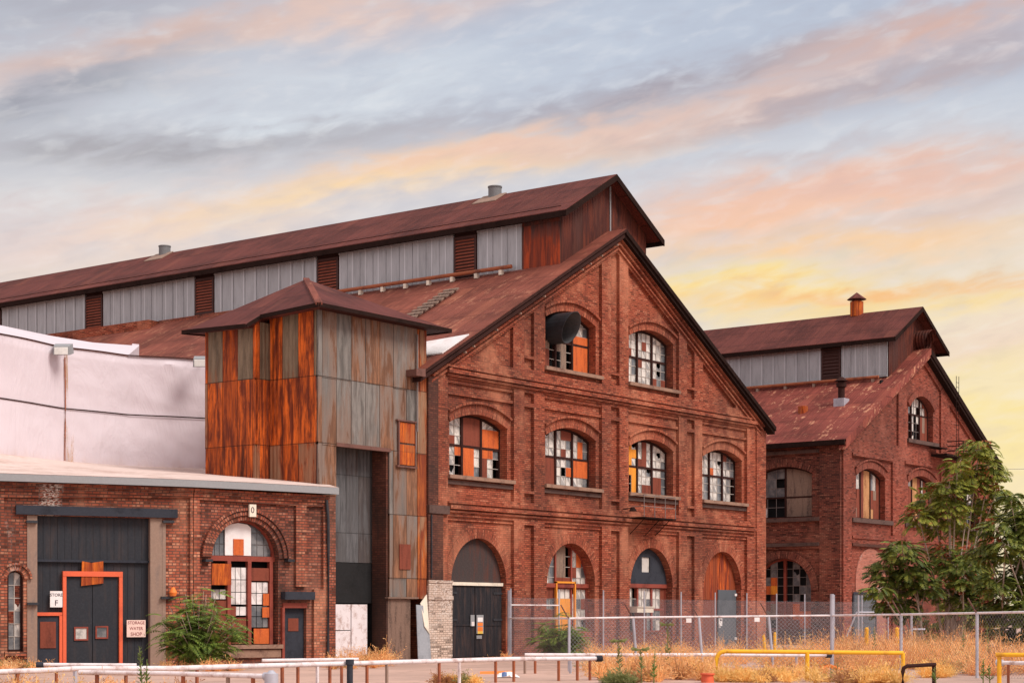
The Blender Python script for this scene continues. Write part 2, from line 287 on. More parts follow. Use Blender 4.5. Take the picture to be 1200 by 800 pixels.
# ---------------------------------------------------------------- mesh builder
class Wall:
    """vertical plane: u runs along it, d stands proud of it"""
    def __init__(s,O,t): s.O=Vector(O); s.t=Vector(t).normalized(); s.n=Vector((s.t.y,-s.t.x))
    def p(s,u,d,z): q=s.O+s.t*u+s.n*d; return Vector((q.x,q.y,z))
    def u_at(s,x):
        k=(x-600)/FOC; a=RT-FW*k   # (O+t u).a=0
        return -(s.O.dot(a))/(s.t.dot(a))
    def z_at(s,x,y):
        q=s.O+s.t*s.u_at(x); return EYE+(HY-y)*q.dot(FW)/FOC
def YW(Y): return Wall((0,Y),(1,0))
def XW(X): return Wall((X,0),(0,-1))      # faces west, u=-Y
def arc(u0,u1,zs,rise,n=14):
    w=(u1-u0)/2; c=(u0+u1)/2
    if rise>=w*.97: return [(c-w*math.cos(math.pi*i/n),zs+rise*math.sin(math.pi*i/n)) for i in range(n+1)]
    r=(w*w+rise*rise)/(2*rise); a=math.asin(w/r)
    return [(c+r*math.sin(-a+2*a*i/n),zs+rise-r+r*math.cos(-a+2*a*i/n)) for i in range(n+1)]
def archz(u0,u1,zs,rise,u):
    w=(u1-u0)/2; c=(u0+u1)/2; x=min(abs(u-c),w)
    if rise>=w*.97: return zs+rise*math.sqrt(max(0,1-(x/w)**2))
    r=(w*w+rise*rise)/(2*rise); return zs+rise-r+math.sqrt(max(0,r*r-x*x))
def opening(u0,u1,z0,zs,rise,n=14): return [(u1,z0),(u0,z0)]+arc(u0,u1,zs,rise,n)
class MB:
    def __init__(s): s.v=[]; s.f=[]; s.uv=[]; s.mi=[]; s.cur=0
    def face(s,pts,uvs=None):
        i=len(s.v); s.v+= [Vector(q) for q in pts]; s.f.append(tuple(range(i,i+len(pts)))); s.mi.append(s.cur)
        if uvs is None:
            a,b,c=Vector(pts[0]),Vector(pts[1]),Vector(pts[2]); n=(b-a).cross(c-a)
            if n.length<1e-12 and len(pts)>3: n=(Vector(pts[2])-a).cross(Vector(pts[3])-a)
            if n.length>1e-12: n.normalize()
            else: n=Vector((0,-1,0))
            h=math.hypot(n.x,n.y)
            if h<.05: uvs=[(q[0],q[1]) for q in pts]
            else:
                tx,ty=-n.y/h,n.x/h
                if tx+ty*.001<0 or (abs(tx)<1e-3 and ty>0): tx,ty=-tx,-ty
                uvs=[(q[0]*tx+q[1]*ty,q[2]/h) for q in pts]
        s.uv+=uvs
        return s
    def prism(s,a,b):   # two matching loops
        s.face(a); s.face(b[::-1]); n=len(a)
        for i in range(n): s.face([a[i],b[i],b[(i+1)%n],a[(i+1)%n]])
        return s
    def box(s,W,u0,u1,z0,z1,d0,d1): return s.prism([W.p(u0,d1,z0),W.p(u1,d1,z0),W.p(u1,d1,z1),W.p(u0,d1,z1)],[W.p(u0,d0,z0),W.p(u1,d0,z0),W.p(u1,d0,z1),W.p(u0,d0,z1)])
    def wbox(s,x0,x1,y0,y1,z0,z1):
        W=YW(y0); return s.box(W,x0,x1,z0,z1,y0-y1,0)
    def slab(s,W,outer,holes,d0,d1,back=False):
        loops=[outer]+list(holes); flat=[q for l in loops for q in l]
        for tri in tessellate_polygon([[Vector((a,b,0)) for a,b in l] for l in loops]):
            s.face([W.p(flat[i][0],d1,flat[i][1]) for i in tri],[(flat[i][0],flat[i][1]) for i in tri])
            if back: s.face([W.p(flat[i][0],d0,flat[i][1]) for i in tri][::-1])
        for l in loops:
            for i in range(len(l)):
                a,b=l[i],l[(i+1)%len(l)]
                if math.dist(a,b)<1e-6: continue
                s.face([W.p(a[0],d1,a[1]),W.p(b[0],d1,b[1]),W.p(b[0],d0,b[1]),W.p(a[0],d0,a[1])])
        return s
    def ring(s,W,u0,u1,zs,rise,th,d0,d1,n=16,leg=0.0):
        a=arc(u0,u1,zs,rise,n); c=(u0+u1)/2; w=(u1-u0)/2
        if rise>=w*.97: b=arc(u0-th,u1+th,zs,rise+th,n)
        else:
            r=(w*w+rise*rise)/(2*rise); al=math.asin(w/r); R=r+th; zc=zs+rise-r
            b=[(c+R*math.sin(-al+2*al*i/n),zc+R*math.cos(-al+2*al*i/n)) for i in range(n+1)]
        if leg>0: a=[(a[0][0],zs-leg)]+a+[(a[-1][0],zs-leg)]; b=[(b[0][0],b[0][1]-leg)]+b+[(b[-1][0],b[-1][1]-leg)]
        L=0
        for i in range(len(a)-1):
            dl=math.dist(b[i],b[i+1])
            s.face([W.p(a[i][0],d1,a[i][1]),W.p(a[i+1][0],d1,a[i+1][1]),W.p(b[i+1][0],d1,b[i+1][1]),W.p(b[i][0],d1,b[i][1])],[(0,L),(0,L+dl),(th,L+dl),(th,L)])
            for q in (a,b): s.face([W.p(q[i][0],d1,q[i][1]),W.p(q[i+1][0],d1,q[i+1][1]),W.p(q[i+1][0],d0,q[i+1][1]),W.p(q[i][0],d0,q[i][1])])
            L+=dl
        for i in (0,len(a)-1): s.face([W.p(a[i][0],d1,a[i][1]),W.p(b[i][0],d1,b[i][1]),W.p(b[i][0],d0,b[i][1]),W.p(a[i][0],d0,a[i][1])])
        return s
    def tube(s,path,r,n=8,cap=True,r1=None):
        path=[Vector(p) for p in path]; rings=[]; L=0
        for i,p in enumerate(path):
            d=(path[min(i+1,len(path)-1)]-path[max(i-1,0)]).normalized()
            a=d.cross(Vector((0,0,1))); a=a.normalized() if a.length>1e-4 else Vector((1,0,0)); b=d.cross(a).normalized()
            rr=r if r1 is None else r+(r1-r)*i/(len(path)-1)
            rings.append([p+a*math.cos(2*math.pi*k/n)*rr+b*math.sin(2*math.pi*k/n)*rr for k in range(n)])
        for i in range(len(rings)-1):
            dl=(path[i+1]-path[i]).length
            for k in range(n):
                s.face([rings[i][k],rings[i][(k+1)%n],rings[i+1][(k+1)%n],rings[i+1][k]],[(k*.05,L),(k*.05+.05,L),(k*.05+.05,L+dl),(k*.05,L+dl)])
            L+=dl
        if cap: s.face(rings[0][::-1]); s.face(rings[-1])
        return s
    def cone(s,c,r0,r1,z0,z1,n=16,cap=True):
        a=[Vector((c[0]+r0*math.cos(2*math.pi*k/n),c[1]+r0*math.sin(2*math.pi*k/n),z0)) for k in range(n)]
        b=[Vector((c[0]+r1*math.cos(2*math.pi*k/n),c[1]+r1*math.sin(2*math.pi*k/n),z1)) for k in range(n)]
        for k in range(n): s.face([a[k],a[(k+1)%n],b[(k+1)%n],b[k]])
        if cap: s.face(a[::-1]); s.face(b)
        return s
PW={}
def link(name,mesh,origin,parent):
    o=bpy.data.objects.new(name,mesh); COL.objects.link(o)
    if parent: o.parent=parent; o.location=origin-PW[parent.name]
    else: o.location=origin
    PW[o.name]=Vector(origin); return o
def obj(name,mb,mats,parent=None,smooth=False,label=None,origin=None):
    if isinstance(mats,str): mats=[mats]
    xs=[v.x for v in mb.v]; ys=[v.y for v in mb.v]; zs=[v.z for v in mb.v]
    O=origin or Vector(((min(xs)+max(xs))/2,(min(ys)+max(ys))/2,min(zs)))
    me=bpy.data.meshes.new(name); me.from_pydata([v-O for v in mb.v],[],mb.f)
    ul=me.uv_layers.new(name='uv'); ul.data.foreach_set('uv',[c for q in mb.uv for c in q[:2]])
    me.polygons.foreach_set('material_index',mb.mi)
    for m in mats: me.materials.append(MATS[m])
    if smooth:
        import bmesh
        bm=bmesh.new(); bm.from_mesh(me); bmesh.ops.remove_doubles(bm,verts=bm.verts,dist=1e-4); bm.to_mesh(me); bm.free()
        me.polygons.foreach_set('use_smooth',[True]*len(me.polygons))
        try: me.set_sharp_from_angle(angle=R_(40))
        except Exception: pass
    me.update(); o=link(name,me,O,parent)
    if label: o['label']=label
    return o
def thing(name,loc,label,cat,group=None):
    o=bpy.data.objects.new(name,None); COL.objects.link(o); o.location=loc; o.empty_display_size=.5; PW[o.name]=Vector(loc)
    return tag(o,label,cat,group)
def tag(o,label,cat,group=None):
    o['label']=label; o['category']=cat
    if group: o['group']=group
    return o
def struct(o): o['kind']='structure'; return o
def dup(root,loc,label,rz=0,scale=None):
    r=root.copy(); COL.objects.link(r); r.location=loc; r.rotation_euler=(0,0,rz); r['label']=label
    if scale: r.scale=(scale,)*3
    for ch in list(root.children):
        c=ch.copy(); COL.objects.link(c); c.parent=r
        for g in list(ch.children):
            d=g.copy(); COL.objects.link(d); d.parent=c
    return r
def text(name,s,W,u,z,d,size,mat,parent,sx=1.0):
    cu=bpy.data.curves.new(name,'FONT'); cu.body=s; cu.size=size; cu.align_x='CENTER'; cu.align_y='CENTER'; cu.extrude=.003
    tmp=bpy.data.objects.new(name,cu); COL.objects.link(tmp); dg=bpy.context.evaluated_depsgraph_get()
    me=bpy.data.meshes.new_from_object(tmp.evaluated_get(dg)); bpy.data.objects.remove(tmp); me.materials.clear(); me.materials.append(MATS[mat])
    for v in me.vertices:
        q=W.p(u+v.co.x*sx,d+v.co.z,z+v.co.y)-W.p(u,d,z); v.co=q
    return link(name,me,W.p(u,d,z),parent)
# ================================================================ ground
g=MB(); g.face([(-600,-300,0),(900,-300,0),(900,1200,0),(-600,1200,0)]); struct(obj('ground',g,'asphalt',origin=Vector((0,0,0))))
# ================================================================ windows
def clip_cell(ua,ub,za,zb,hz):
    pts=[(ua,za),(ub,za)]
    top=[(u,min(zb,hz(u))) for u in (ub,(2*ub+ua)/3,(ub+2*ua)/3,ua)]
    if max(t[1] for t in top)<=za+.04: return None
    top=[(u,max(z,za+.001)) for u,z in top]
    return pts+top
BM={'o':'board_orange','b':'board_brown','a':'board_amber','y':'board_grey','p':'board_tan'}
def arch_window(parent,W,u0,u1,z0,zs,rise,rows,dep=.42,frame='frame_dark',munt='muntin',name='window',ring=.10,sashw=.12,meet=None,label=None):
    """rows: one string per pane row, sashes separated by spaces"""
    hz=lambda u: archz(u0,u1,zs,rise,u)-ring
    top=zs+rise-ring; n=len(rows); sashes=rows[0].split(' '); ns=len(sashes)
    f=MB(); a=opening(u0-.02,u1+.02,z0-.02,zs,rise+.0)
    ins=[(u1-.07,z0+.07),(u0+.07,z0+.07)]+[(u,min(z,z)) for u,z in [((u0+.07)+(u1-u0-.14)*i/14,archz(u0,u1,zs,rise,(u0+.07)+(u1-u0-.14)*i/14)-ring) for i in range(15)]]
    f.slab(W,a,[ins],-dep-.12,-dep+.05)
    sw=(u1-u0-.14-(ns-1)*sashw)/ns; zt=top; ph=(zt-z0-.07)/n
    mn=MB(); pn=MB(); boards=[]
    kinds={'w':0,'g':1,'W':2}
    for si in range(ns):
        ua=u0+.07+si*(sw+sashw)
        if si: f.slab(W,[(ua-sashw,z0+.05),(ua,z0+.05),(ua,hz(ua)+.03),(ua-sashw,hz(ua-sashw)+.03)],[],-dep-.10,-dep+.06)
        nc=len(rows[0].split(' ')[si]); cw=sw/nc
        cells={}
        for r in range(n):
            st=rows[r].split(' ')[si]
            for c in range(nc):
                ch=st[c]; z1=zt-r*ph; cells[(r,c)]=ch
                if ch in kinds:
                    q=clip_cell(ua+c*cw,ua+(c+1)*cw,z1-ph,z1,hz)
                    if q:
                        pn.cur=kinds[ch]; dd=-dep-.02+random.uniform(-.004,.004)
                        if ch in 'wg' and random.random()<.05 and len(q)>4:
                            us=[a for a,b in q]; zs_=[b for a,b in q]; a0,a1,b0,b1=min(us),max(us),min(zs_),max(zs_); hh_=b1-b0
                            q=[(a0,b0),(a1,b0),(a1,b0+hh_*random.uniform(.3,.8)),(a0+(a1-a0)*random.uniform(.5,.8),b0+hh_*random.uniform(.15,.4)),(a0+(a1-a0)*.35,b0+hh_*random.uniform(.3,.6)),(a0,b0+hh_*random.uniform(.4,.9))]
                            q=[(a_,min(b_,hz(a_))) for a_,b_ in q]
                        pn.slab(W,q,[],dd-.01,dd)
        if munt:
            for c in range(1,nc):
                um=ua+c*cw
                if hz(um)>z0+.2: mn.box(W,um-.013,um+.013,z0+.07,hz(um),-dep-.03,-dep+.005)
            for r in range(1,n):
                zz=zt-r*ph; th=.05 if r==(meet or n//2) else .013
                us=[ua+(sw)*k/12 for k in range(13)]; us=[u for u in us if hz(u)>zz]
                if len(us)>1:
                    if th>.02: f.box(W,us[0],us[-1],zz-th,zz+th,-dep-.04,-dep+.03)
                    else: mn.box(W,us[0],us[-1],zz-th,zz+th,-dep-.032,-dep+.003)
        seen=set()
        for key,ch in cells.items():
            if ch in BM and key not in seen:
                r,c=key; c2=c
                while cells.get((r,c2+1))==ch and (r,c2+1) not in seen: c2+=1
                r2=r
                while all(cells.get((r2+1,k))==ch for k in range(c,c2+1)): r2+=1
                for rr in range(r,r2+1):
                    for cc in range(c,c2+1): seen.add((rr,cc))
                q=clip_cell(ua+c*cw,ua+(c2+1)*cw,zt-(r2+1)*ph,zt-r*ph,hz)
                if q: boards.append((q,BM[ch]))
    win=obj(name,f,frame,parent,label=label)
    if munt and mn.f: obj('muntin',mn,munt,win)
    if pn.f: obj('pane',pn,['pane_frosted','pane_glass','pane_white'],win)
    for q,mt in boards:
        b=MB(); dd=-dep+.012+random.uniform(0,.012); b.slab(W,q,[],dd-.02,dd); obj('board',b,mt,win)
    return win
# ================================================================ MAIN MACHINE SHOP
main=thing('brick_building',(68.45,45.6,0),'largest red brick factory hall, gabled front with arched windows and long raised rusty roof','building')
WF=YW(45.6); XL,XR=54.85,82.05; XC=68.35; ZA=19.2; SL=.555
zr=lambda X: ZA-SL*abs(X-XC)
CS=[58.35,64.93,71.48,78.03]
upper=[('W1',["www bbb wwg","www bbb ooo","bbw bbb ooo","wwo oow oog","bwk oow bwk","bwk oog bwk"]),
 ('W2',["www wbb wgg","www wwg wog","www wbw wog","bbb wwg ooo","bbb wko ooo","bbb www wwg"]),
 ('W3',["aaw wbw www","aaa wbw www","aaw bbw wwg","aaa wwg wwg","wka www bbg","wka wbb bbg"]),
 ('W4',["bww www bgg","gww www wgg","gww oww wwg","wwg wwg wgk","wwg wwg wgk","wwg wwg wwk"])]
holes=[]
for c in CS:
    holes.append(opening(c-1.92,c+1.92,7.36,9.5,.44)); holes.append(opening(c-1.84,c+1.84,0.0,3.05,1.84,18))
for c in CS[1:3]: holes.append(opening(c-1.92,c+1.92,12.42,14.6,.44))
# ground openings reach the floor, so cut them from the outline
outer=[(XL,0)]
for c in CS: outer+= [(c-1.84,0)]+arc(c-1.84,c+1.84,3.05,1.84,18)+[(c+1.84,0)]
outer+=[(XR,0),(XR,zr(XR)-.15),(XC,ZA-.15),(XL,zr(XL)-.15)]
holes=[h for i,h in enumerate(holes) if not(i<8 and i%2==1)]
w=MB(); w.slab(WF,outer,holes,-.5,0)
front=obj('front_wall',w,'brick_front',main)
# raised pilasters and bands
ho=[]; zc=lambda X: ZA-1.02-SL*abs(X-XC)
def clipped(u0,u1,z0):
    pts=[(u0,z0),(u1,z0)]
    if u1>XC>u0: pts+=[(u1,zc(u1)),(XC,zc(XC)),(u0,zc(u0))]
    else:
        for u in (u1,u0):
            if zc(u)>z0: pts.append((u,zc(u)))
            else:
                x=XC+(1 if u>XC else -1)*((ZA-1.02-z0)/SL); pts.append((x,z0+.0001))
    out=[]
    for q in pts:
        if not out or math.dist(q,out[-1])>.02: out.append(q)
    return out
for i,c in enumerate(CS):
    ho.append([(c-2.2,6.5),(c+2.2,6.5),(c+2.2,11.2),(c-2.2,11.2)])
    if i<3:
        s0=c+2.93; s1=c+3.62
        ho.append([(s0,.5),(s1,.5),(s1,5.55),(s0,5.55)])
        ho.append([(s0,7.0),(s1,7.0),(s1,10.55),(s0,10.55)]); ho.append([(s0,10.72),(s1,10.72),(s1,11.15),(s0,11.15)]); ho.append([(s0,6.5),(s1,6.5),(s1,6.88),(s0,6.88)])
        ho.append([(s0,12.15),(s1,12.15),(s1,12.6),(s0,12.6)]); ho.append(clipped(s0,s1,12.72))
    if i in(1,2): ho.append(clipped(c-2.2,c+2.2,12.1))
ho.append(clipped(57.6,60.5,12.1)); ho.append(clipped(75.9,79.1,12.1))
o2=[(XL,0)]
for c in CS: o2+=[(c-2.2,0),(c-2.2,5.7),(c+2.2,5.7),(c+2.2,0)]
o2+=[(XR,0),(XR,zr(XR)-.17),(XC,ZA-.17),(XL,zr(XL)-.17)]
w=MB(); w.slab(WF,o2,ho,0.001,.16); obj('pilaster_layer',w,'brick_front',main)
# corner piers stand a little prouder; the west one is black with soot and whitewashed at its foot
w=MB(); w.box(WF,XL-.02,55.75,3.05,5.75,.161,.24); w.box(WF,XL-.02,55.45,6.1,11.15,.161,.24); obj('sooty_pier',w,'brick_dark',main,label='soot blackened corner pier')
w=MB(); w.box(WF,XL-.02,56.32,0,3.02,.161,.25); w.box(WF,XL-.04,56.34,2.35,2.5,.251,.29); w.box(WF,XL-.04,56.34,3.021,3.12,.192,.28); obj('painted_pier',w,'brick_painted',main,label='peeling white painted foot of the corner pier')
w=MB(); w.box(WF,81.1,XR+.02,0,11.2,.161,.22); obj('corner_pier',w,'brick_front',main)
w=MB(); w.box(WF,XL-.03,56.1,5.76,6.09,.161,.30); obj('stone_band',w,'dark_sill',main)
for z,dd,h in ((11.30,.27,.09),(11.42,.36,.16),(11.66,.27,.08),(5.86,.26,.07),(6.0,.34,.15),(6.22,.26,.07)):
    w=MB(); w.box(WF,56.12 if z<7 else 56.0,80.95,z,z+h,.161,dd); obj('string_course',w,'brick_front',main)
# sloping corbel bands under the rake
for off,th,dd in ((.34,.12,.40),(.56,.12,.32),(.80,.10,.25)):
    w=MB()
    for sgn in (-1,1):
        e=XC+sgn*(XC-XL-.2); w.slab(WF,[(XC,ZA-off),(XC,ZA-off-th),(e,zr(e)-off-th),(e,zr(e)-off)],[],.161,dd)
    obj('rake_corbel',w,'brick_front',main)
for i,c in enumerate(CS):
    # frieze corbel, drip course, hoods, sills
    w=MB(); w.box(WF,c-2.2,c+2.2,11.06,11.2,.001,.10); obj('bay_corbel',w,'brick_front',main)
    w=MB(); w.box(WF,c-2.2,c+2.2,10.60,10.72,.001,.11); obj('bay_drip',w,'brick_front',main)
    w=MB(); w.box(WF,c-2.2,c+2.2,5.55,5.7,.001,.08); obj('bay_corbel',w,'brick_front',main)
    w=MB(); w.ring(WF,c-1.92,c+1.92,9.5,.44,.46,.001,.05); obj('arch_hood',w,'brick_front',main)
    w=MB(); w.ring(WF,c-2.05,c+2.05,9.86,.50,.10,.051,.17); obj('drip_mould',w,'brick_front',main)
    w=MB(); w.ring(WF,c-1.84,c+1.84,3.05,1.84,.42,.001,.035,20); obj('arch_hood',w,'brick_front',main)
    w=MB(); w.box(WF,c-2.19,c+2.19,7.22,7.37,-.4,.27); obj('sill',w,'stone',main)
    w=MB(); w.box(WF,c-2.19,c+2.19,7.0,7.16,.001,.12); obj('sill_corbel',w,'dark_sill',main)
    arch_window(main,WF,c-1.92,c+1.92,7.38,9.5,.44,upper[i][1])
for i,c in enumerate(CS[1:3]):
    w=MB(); w.ring(WF,c-1.92,c+1.92,14.6,.44,.42,.001,.05); obj('arch_hood',w,'brick_front',main)
    w=MB(); w.ring(WF,c-2.07,c+2.07,14.90,.50,.10,.051,.17); obj('drip_mould',w,'brick_front',main)
    w=MB(); w.box(WF,c-2.19,c+2.19,12.28,12.43,-.4,.27); obj('sill',w,'stone',main)
    rows=[["kkk kkk wwg","kkk kkk wwg","kbk kkk ooo","yyk yyk ooo","ybk kyk ooo","ybk kyk ooo"],["www www wwg","www wbw wwg","bbw www wwg","wwg bww wgg","wwg www wgg","bww www bgb"]][i]
    arch_window(main,WF,c-1.92,c+1.92,12.44,14.6,.44,rows)
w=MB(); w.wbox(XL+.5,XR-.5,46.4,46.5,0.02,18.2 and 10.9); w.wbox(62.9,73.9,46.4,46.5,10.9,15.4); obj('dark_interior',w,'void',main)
# sheet steel ventilation hood leaning out of the upper west window
cx,cz=64.08,14.2; d=MB(); N=24; R0=.66
ring0=[];ring1=[];ring2=[]
for k in range(N):
    a=2*math.pi*k/N; x=cx+R0*math.cos(a); z=cz+R0*math.sin(a); yf=44.98-.30*math.sin(a)+.05*math.cos(a)
    ring0.append(Vector((x,46.2,z))); ring1.append(Vector((x,yf,z)))
    ring2.append(Vector((cx+(R0-.02)*math.cos(a),yf,cz+(R0-.02)*math.sin(a))))
for k in range(N):
    k2=(k+1)%N; d.cur=0; d.face([ring0[k],ring0[k2],ring1[k2],ring1[k]]); d.face([ring1[k],ring1[k2],ring2[k2],ring2[k]])
    d.cur=1; d.face([ring2[k],ring2[k2],ring0[k2]-Vector((0,.02,0)),ring0[k]-Vector((0,.02,0))])
d.cur=1; d.face([r-Vector((0,.1,0)) for r in ring0])
obj('ventilation_hood',d,['duct_black','duct_inner'],main)
# ground floor of bay 1: double plank doors under a boarded lunette
def lunette(parent,W,u0,u1,zs,rise,dep,mat,name='lunette',zb=None):
    w=MB(); w.slab(W,[(u1,zb if zb is not None else zs),(u0,zb if zb is not None else zs)]+arc(u0,u1,zs,rise,18),[],-dep-.05,-dep); return obj(name,w,mat,parent)
c=CS[0]; lun=lunette(main,WF,c-1.82,c+1.82,3.06,1.82,.25,'tymp_dark')
w=MB(); w.box(WF,c-1.82,c+1.82,2.95,3.08,-.3,-.12); obj('transom',w,'cream',main)
for sgn in (-1,1):
    a,b=(c-1.81,c-.02) if sgn<0 else (c+.02,c+1.81)
    w=MB()
    for k in range(7):
        p=a+(b-a)*k/7; w.box(WF,p+.005,a+(b-a)*(k+1)/7-.005,.04,2.94,-.26,-.2+random.uniform(-.006,.006))
    dr=obj('plank_door',w,'black_paint',main)
    for z in (1.5,2.6):
        w=MB(); hx=a if sgn<0 else b; w.box(WF,min(hx,hx-sgn*.6),max(hx,hx-sgn*.6),z,z+.09,-.19,-.165); obj('hinge',w,'duct_black',dr)
    w=MB(); w.box(WF,a+.05,b-.05,1.3,1.38,-.19,-.17); obj('ledge',w,'black_paint',dr)
# bay 2: arched window with an orange framed gate
c=CS[1]
arch_window(main,WF,c-1.84,c+1.84,1.0,3.05,1.84,["wwg yyk wob","wwg yyk wog","wwg yyk bwg","wwg bbb www","bbb www www","ggg aaa wgb","wbb aaa www","wbb aaa wwg"],dep=.45,frame='frame_red',sashw=.10,meet=4)
w=MB(); w.box(WF,c-1.84,c+1.84,2.95,3.13,-.5,-.3); obj('transom',w,'frame_red',main)
w=MB(); w.box(WF,c-.75,c-.67,.9,3.2,-.35,-.25); w.box(WF,c+.67,c+.75,.9,3.2,-.35,-.25); w.box(WF,c-.75,c+.75,3.14,3.22,-.35,-.25); obj('orange_frame',w,'board_amber',main)
w=MB(); w.box(WF,c-1.84,c+1.84,0,1.0,-.5,-.1); obj('apron_wall',w,'brick_front',main)
# bay 3: dark tympanum with a small square pane, window and brown door below
c=CS[2]
w=MB(); w.slab(WF,[(c+1.82,3.2),(c-1.82,3.2)]+arc(c-1.82,c+1.82,3.2,1.66,18),[[(c-.35,3.75),(c+.35,3.75),(c+.35,4.45),(c-.35,4.45)]],-.35,-.3); obj('lunette',w,'slate_blue',main)
w=MB(); w.box(WF,c-.35,c+.35,3.75,4.45,-.38,-.36); obj('lunette_pane',w,'pane_frosted',main)
w=MB(); w.box(WF,c-1.84,c+1.84,3.02,3.2,-.5,-.28); obj('transom',w,'frame_red',main)
arch_window(main,WF,c-1.84,c+1.84,.95,3.0,.01,["wwk www wwb","wwk wwg wwb","kkk gwg ggb","kkk gwg gwb"],dep=.42,frame='frame_red',meet=2,ring=.02)
w=MB(); w.box(WF,c-1.84,c+1.84,0,.95,-.5,-.1); obj('apron_wall',w,'brick_front',main)
w=MB(); w.box(WF,c-1.35,c-.35,.0,1.85,-.1,-.04); obj('door',w,'board_brown',main)
w=MB(); w.box(WF,c-1.6,c-.2,1.86,2.1,-.25,.25); w.box(WF,c-1.62,c-.18,2.1,2.14,-.25,.3); obj('door_canopy',w,'cream',main)
# bay 4: orange boards and steel door
c=CS[3]
w=MB()
for k in range(9):
    a=c-1.82+3.64*k/9; b=c-1.82+3.64*(k+1)/9; pts=[(a+.01,2.5),(b-.01,2.5),(b-.01,archz(c-1.82,c+1.82,3.05,1.82,b-.01)),(a+.01,archz(c-1.82,c+1.82,3.05,1.82,a+.01))]
    dd=-.28+random.uniform(-.03,.03); w.slab(WF,pts,[],dd-.04,dd)
obj('boarded_lunette',w,'arch_boards',main)
w=MB(); w.box(WF,c-1.82,c-.05,.0,2.5,-.36,-.3); obj('side_panel',w,'board_brown',main)
w=MB(); w.box(WF,c+.0,c+1.78,.0,3.0,-.33,-.24); dr=obj('steel_door',w,'door_grey',main)
w=MB(); w.box(WF,c+.03,c+.1,1.1,1.3,-.24,-.17); obj('handle',w,'white_paint',dr)
for z in (.5,1.6,2.7):
    w=MB(); w.box(WF,c+1.6,c+1.8,z,z+.12,-.24,-.2); obj('hinge',w,'white_paint',dr)
# side and rear walls, roofs
w=MB(); w.face([(XL,46.1,0),(XL,100,0),(XL,100,zr(XL)-.2),(XL,46.1,zr(XL)-.2)]); w.face([(XR,46.1,0),(XR,100,0),(XR,100,zr(XR)-.2),(XR,46.1,zr(XR)-.2)]); w.face([(XL,100,0),(XR,100,0),(XR,100,zr(XR)-.2),(XC,100,ZA-.2),(XL,100,zr(XL)-.2)])
obj('side_wall',w,'brick_front',main)
def gable_roof(name,xc,za,sl,xl,xr,y0,y1,th,mat,parent):
    w=MB()
    for e in (xl,xr):
        zz=za-sl*abs(e-xc); a=[(xc,y0,za),(e,y0,zz),(e,y1,zz),(xc,y1,za)]; b=[(p[0],p[1],p[2]-th) for p in a]; w.prism([Vector(q) for q in a],[Vector(q) for q in b])
    return obj(name,w,mat,parent)
ML,MR,MC=64.75,71.65,68.2
w=MB()
zz=lambda X: zr(X)
a=[(XC,44.95,ZA),(53.9,44.95,zz(53.9)),(53.9,46.1,zz(53.9)),(XC,46.1,ZA)]; w.prism([Vector(q) for q in a],[Vector((q[0],q[1],q[2]-.12)) for q in a])
a=[(ML+.1,46.1,zz(ML+.1)),(53.9,46.1,zz(53.9)),(53.9,100,zz(53.9)),(ML+.1,100,zz(ML+.1))]; w.prism([Vector(q) for q in a],[Vector((q[0],q[1],q[2]-.12)) for q in a])
a=[(XC,44.95,ZA),(82.3,44.95,zz(82.3)),(82.3,100,zz(82.3)),(XC,100,ZA)]; w.prism([Vector(q) for q in a],[Vector((q[0],q[1],q[2]-.12)) for q in a])
low=obj('lower_roof',w,'roof_lower',main)
# rake boards
for sgn,e in ((-1,53.95),(1,82.35)):
    w=MB(); w.slab(YW(44.93),[(XC,ZA-.02),(XC,ZA-(.24 if sgn>0 else .15)),(e,zz(e)-(.24 if sgn>0 else .15)),(e,zz(e)-.02)],[],-.10,0); w.slab(YW(45.02),[(XC,ZA-.22),(XC,ZA-.40),(e,zz(e)-.40),(e,zz(e)-.22)],[],-.42,0)
    obj('rake_board',w,'frame_dark' if sgn<0 else 'fascia_dark',main)
w=MB(); w.prism([Vector(q) for q in [(53.55,44.9,11.0),(54.1,44.9,11.0),(54.1,44.9,11.32),(53.55,44.9,11.25)]],[Vector(q) for q in [(53.55,72,11.0),(54.1,72,11.0),(54.1,72,11.32),(53.55,72,11.25)]]); obj('box_gutter',w,'fascia_wood',main)
w=MB()
for k in range(24):    # bracket ends under the west rake
    X=55.2+k*.54+random.uniform(-.2,.2)
    if random.random()<.45: w.box(WF,X,X+.07,zz(X)-.50,zz(X)-.43,.5,.62)
obj('rafter_ends',w,'jamb',main)
# brick cross wall and parapet beyond the sheeted bay
w=MB(); w.wbox(63.7,64.7,71.6,100,9,17.1); obj('cross_wall',w,'brick_front',main)
w=MB(); w.wbox(64.35,64.7,60,71.55,16.85,17.12); obj('curb_wall',w,'brick_roundhouse_plain',main)
# monitor
EV=19.4; RZ=21.7; MS=(RZ-EV)/4.0
WM=XW(ML)
w=MB(); w.face([(ML,46,16.6),(ML,100,16.6),(ML,100,19.75),(ML,46,19.75)]); w.face([(MR,46,16.6),(MR,100,16.6),(MR,100,19.75),(MR,46,19.75)]); w.face([(ML,100,16.5),(MR,100,16.5),(MR,100,19.6),(MC,100,RZ-.1),(ML,100,19.6)])
obj('monitor_wall',w,'frame_dark',main)  # dark wall colour also carries the painted shade under the eave
zu=RZ-.12-MS*(MC-ML)
w=MB(); w.slab(YW(46.0),[(ML,16.6),(MR,16.6),(MR,zu),(MC,RZ-.12),(ML,zu)],[],-.06,0.0); mg=obj('monitor_gable',w,'rust_gable',main)
w=MB(); w.box(YW(46),68.55,68.62,18.8,21.3,.001,.05); obj('batten',w,'eave_metal',mg)
gable_roof('monitor_roof',MC,RZ,MS,MC-4.0,MC+4.0,45.35,100,.1,'roof_monitor',main)
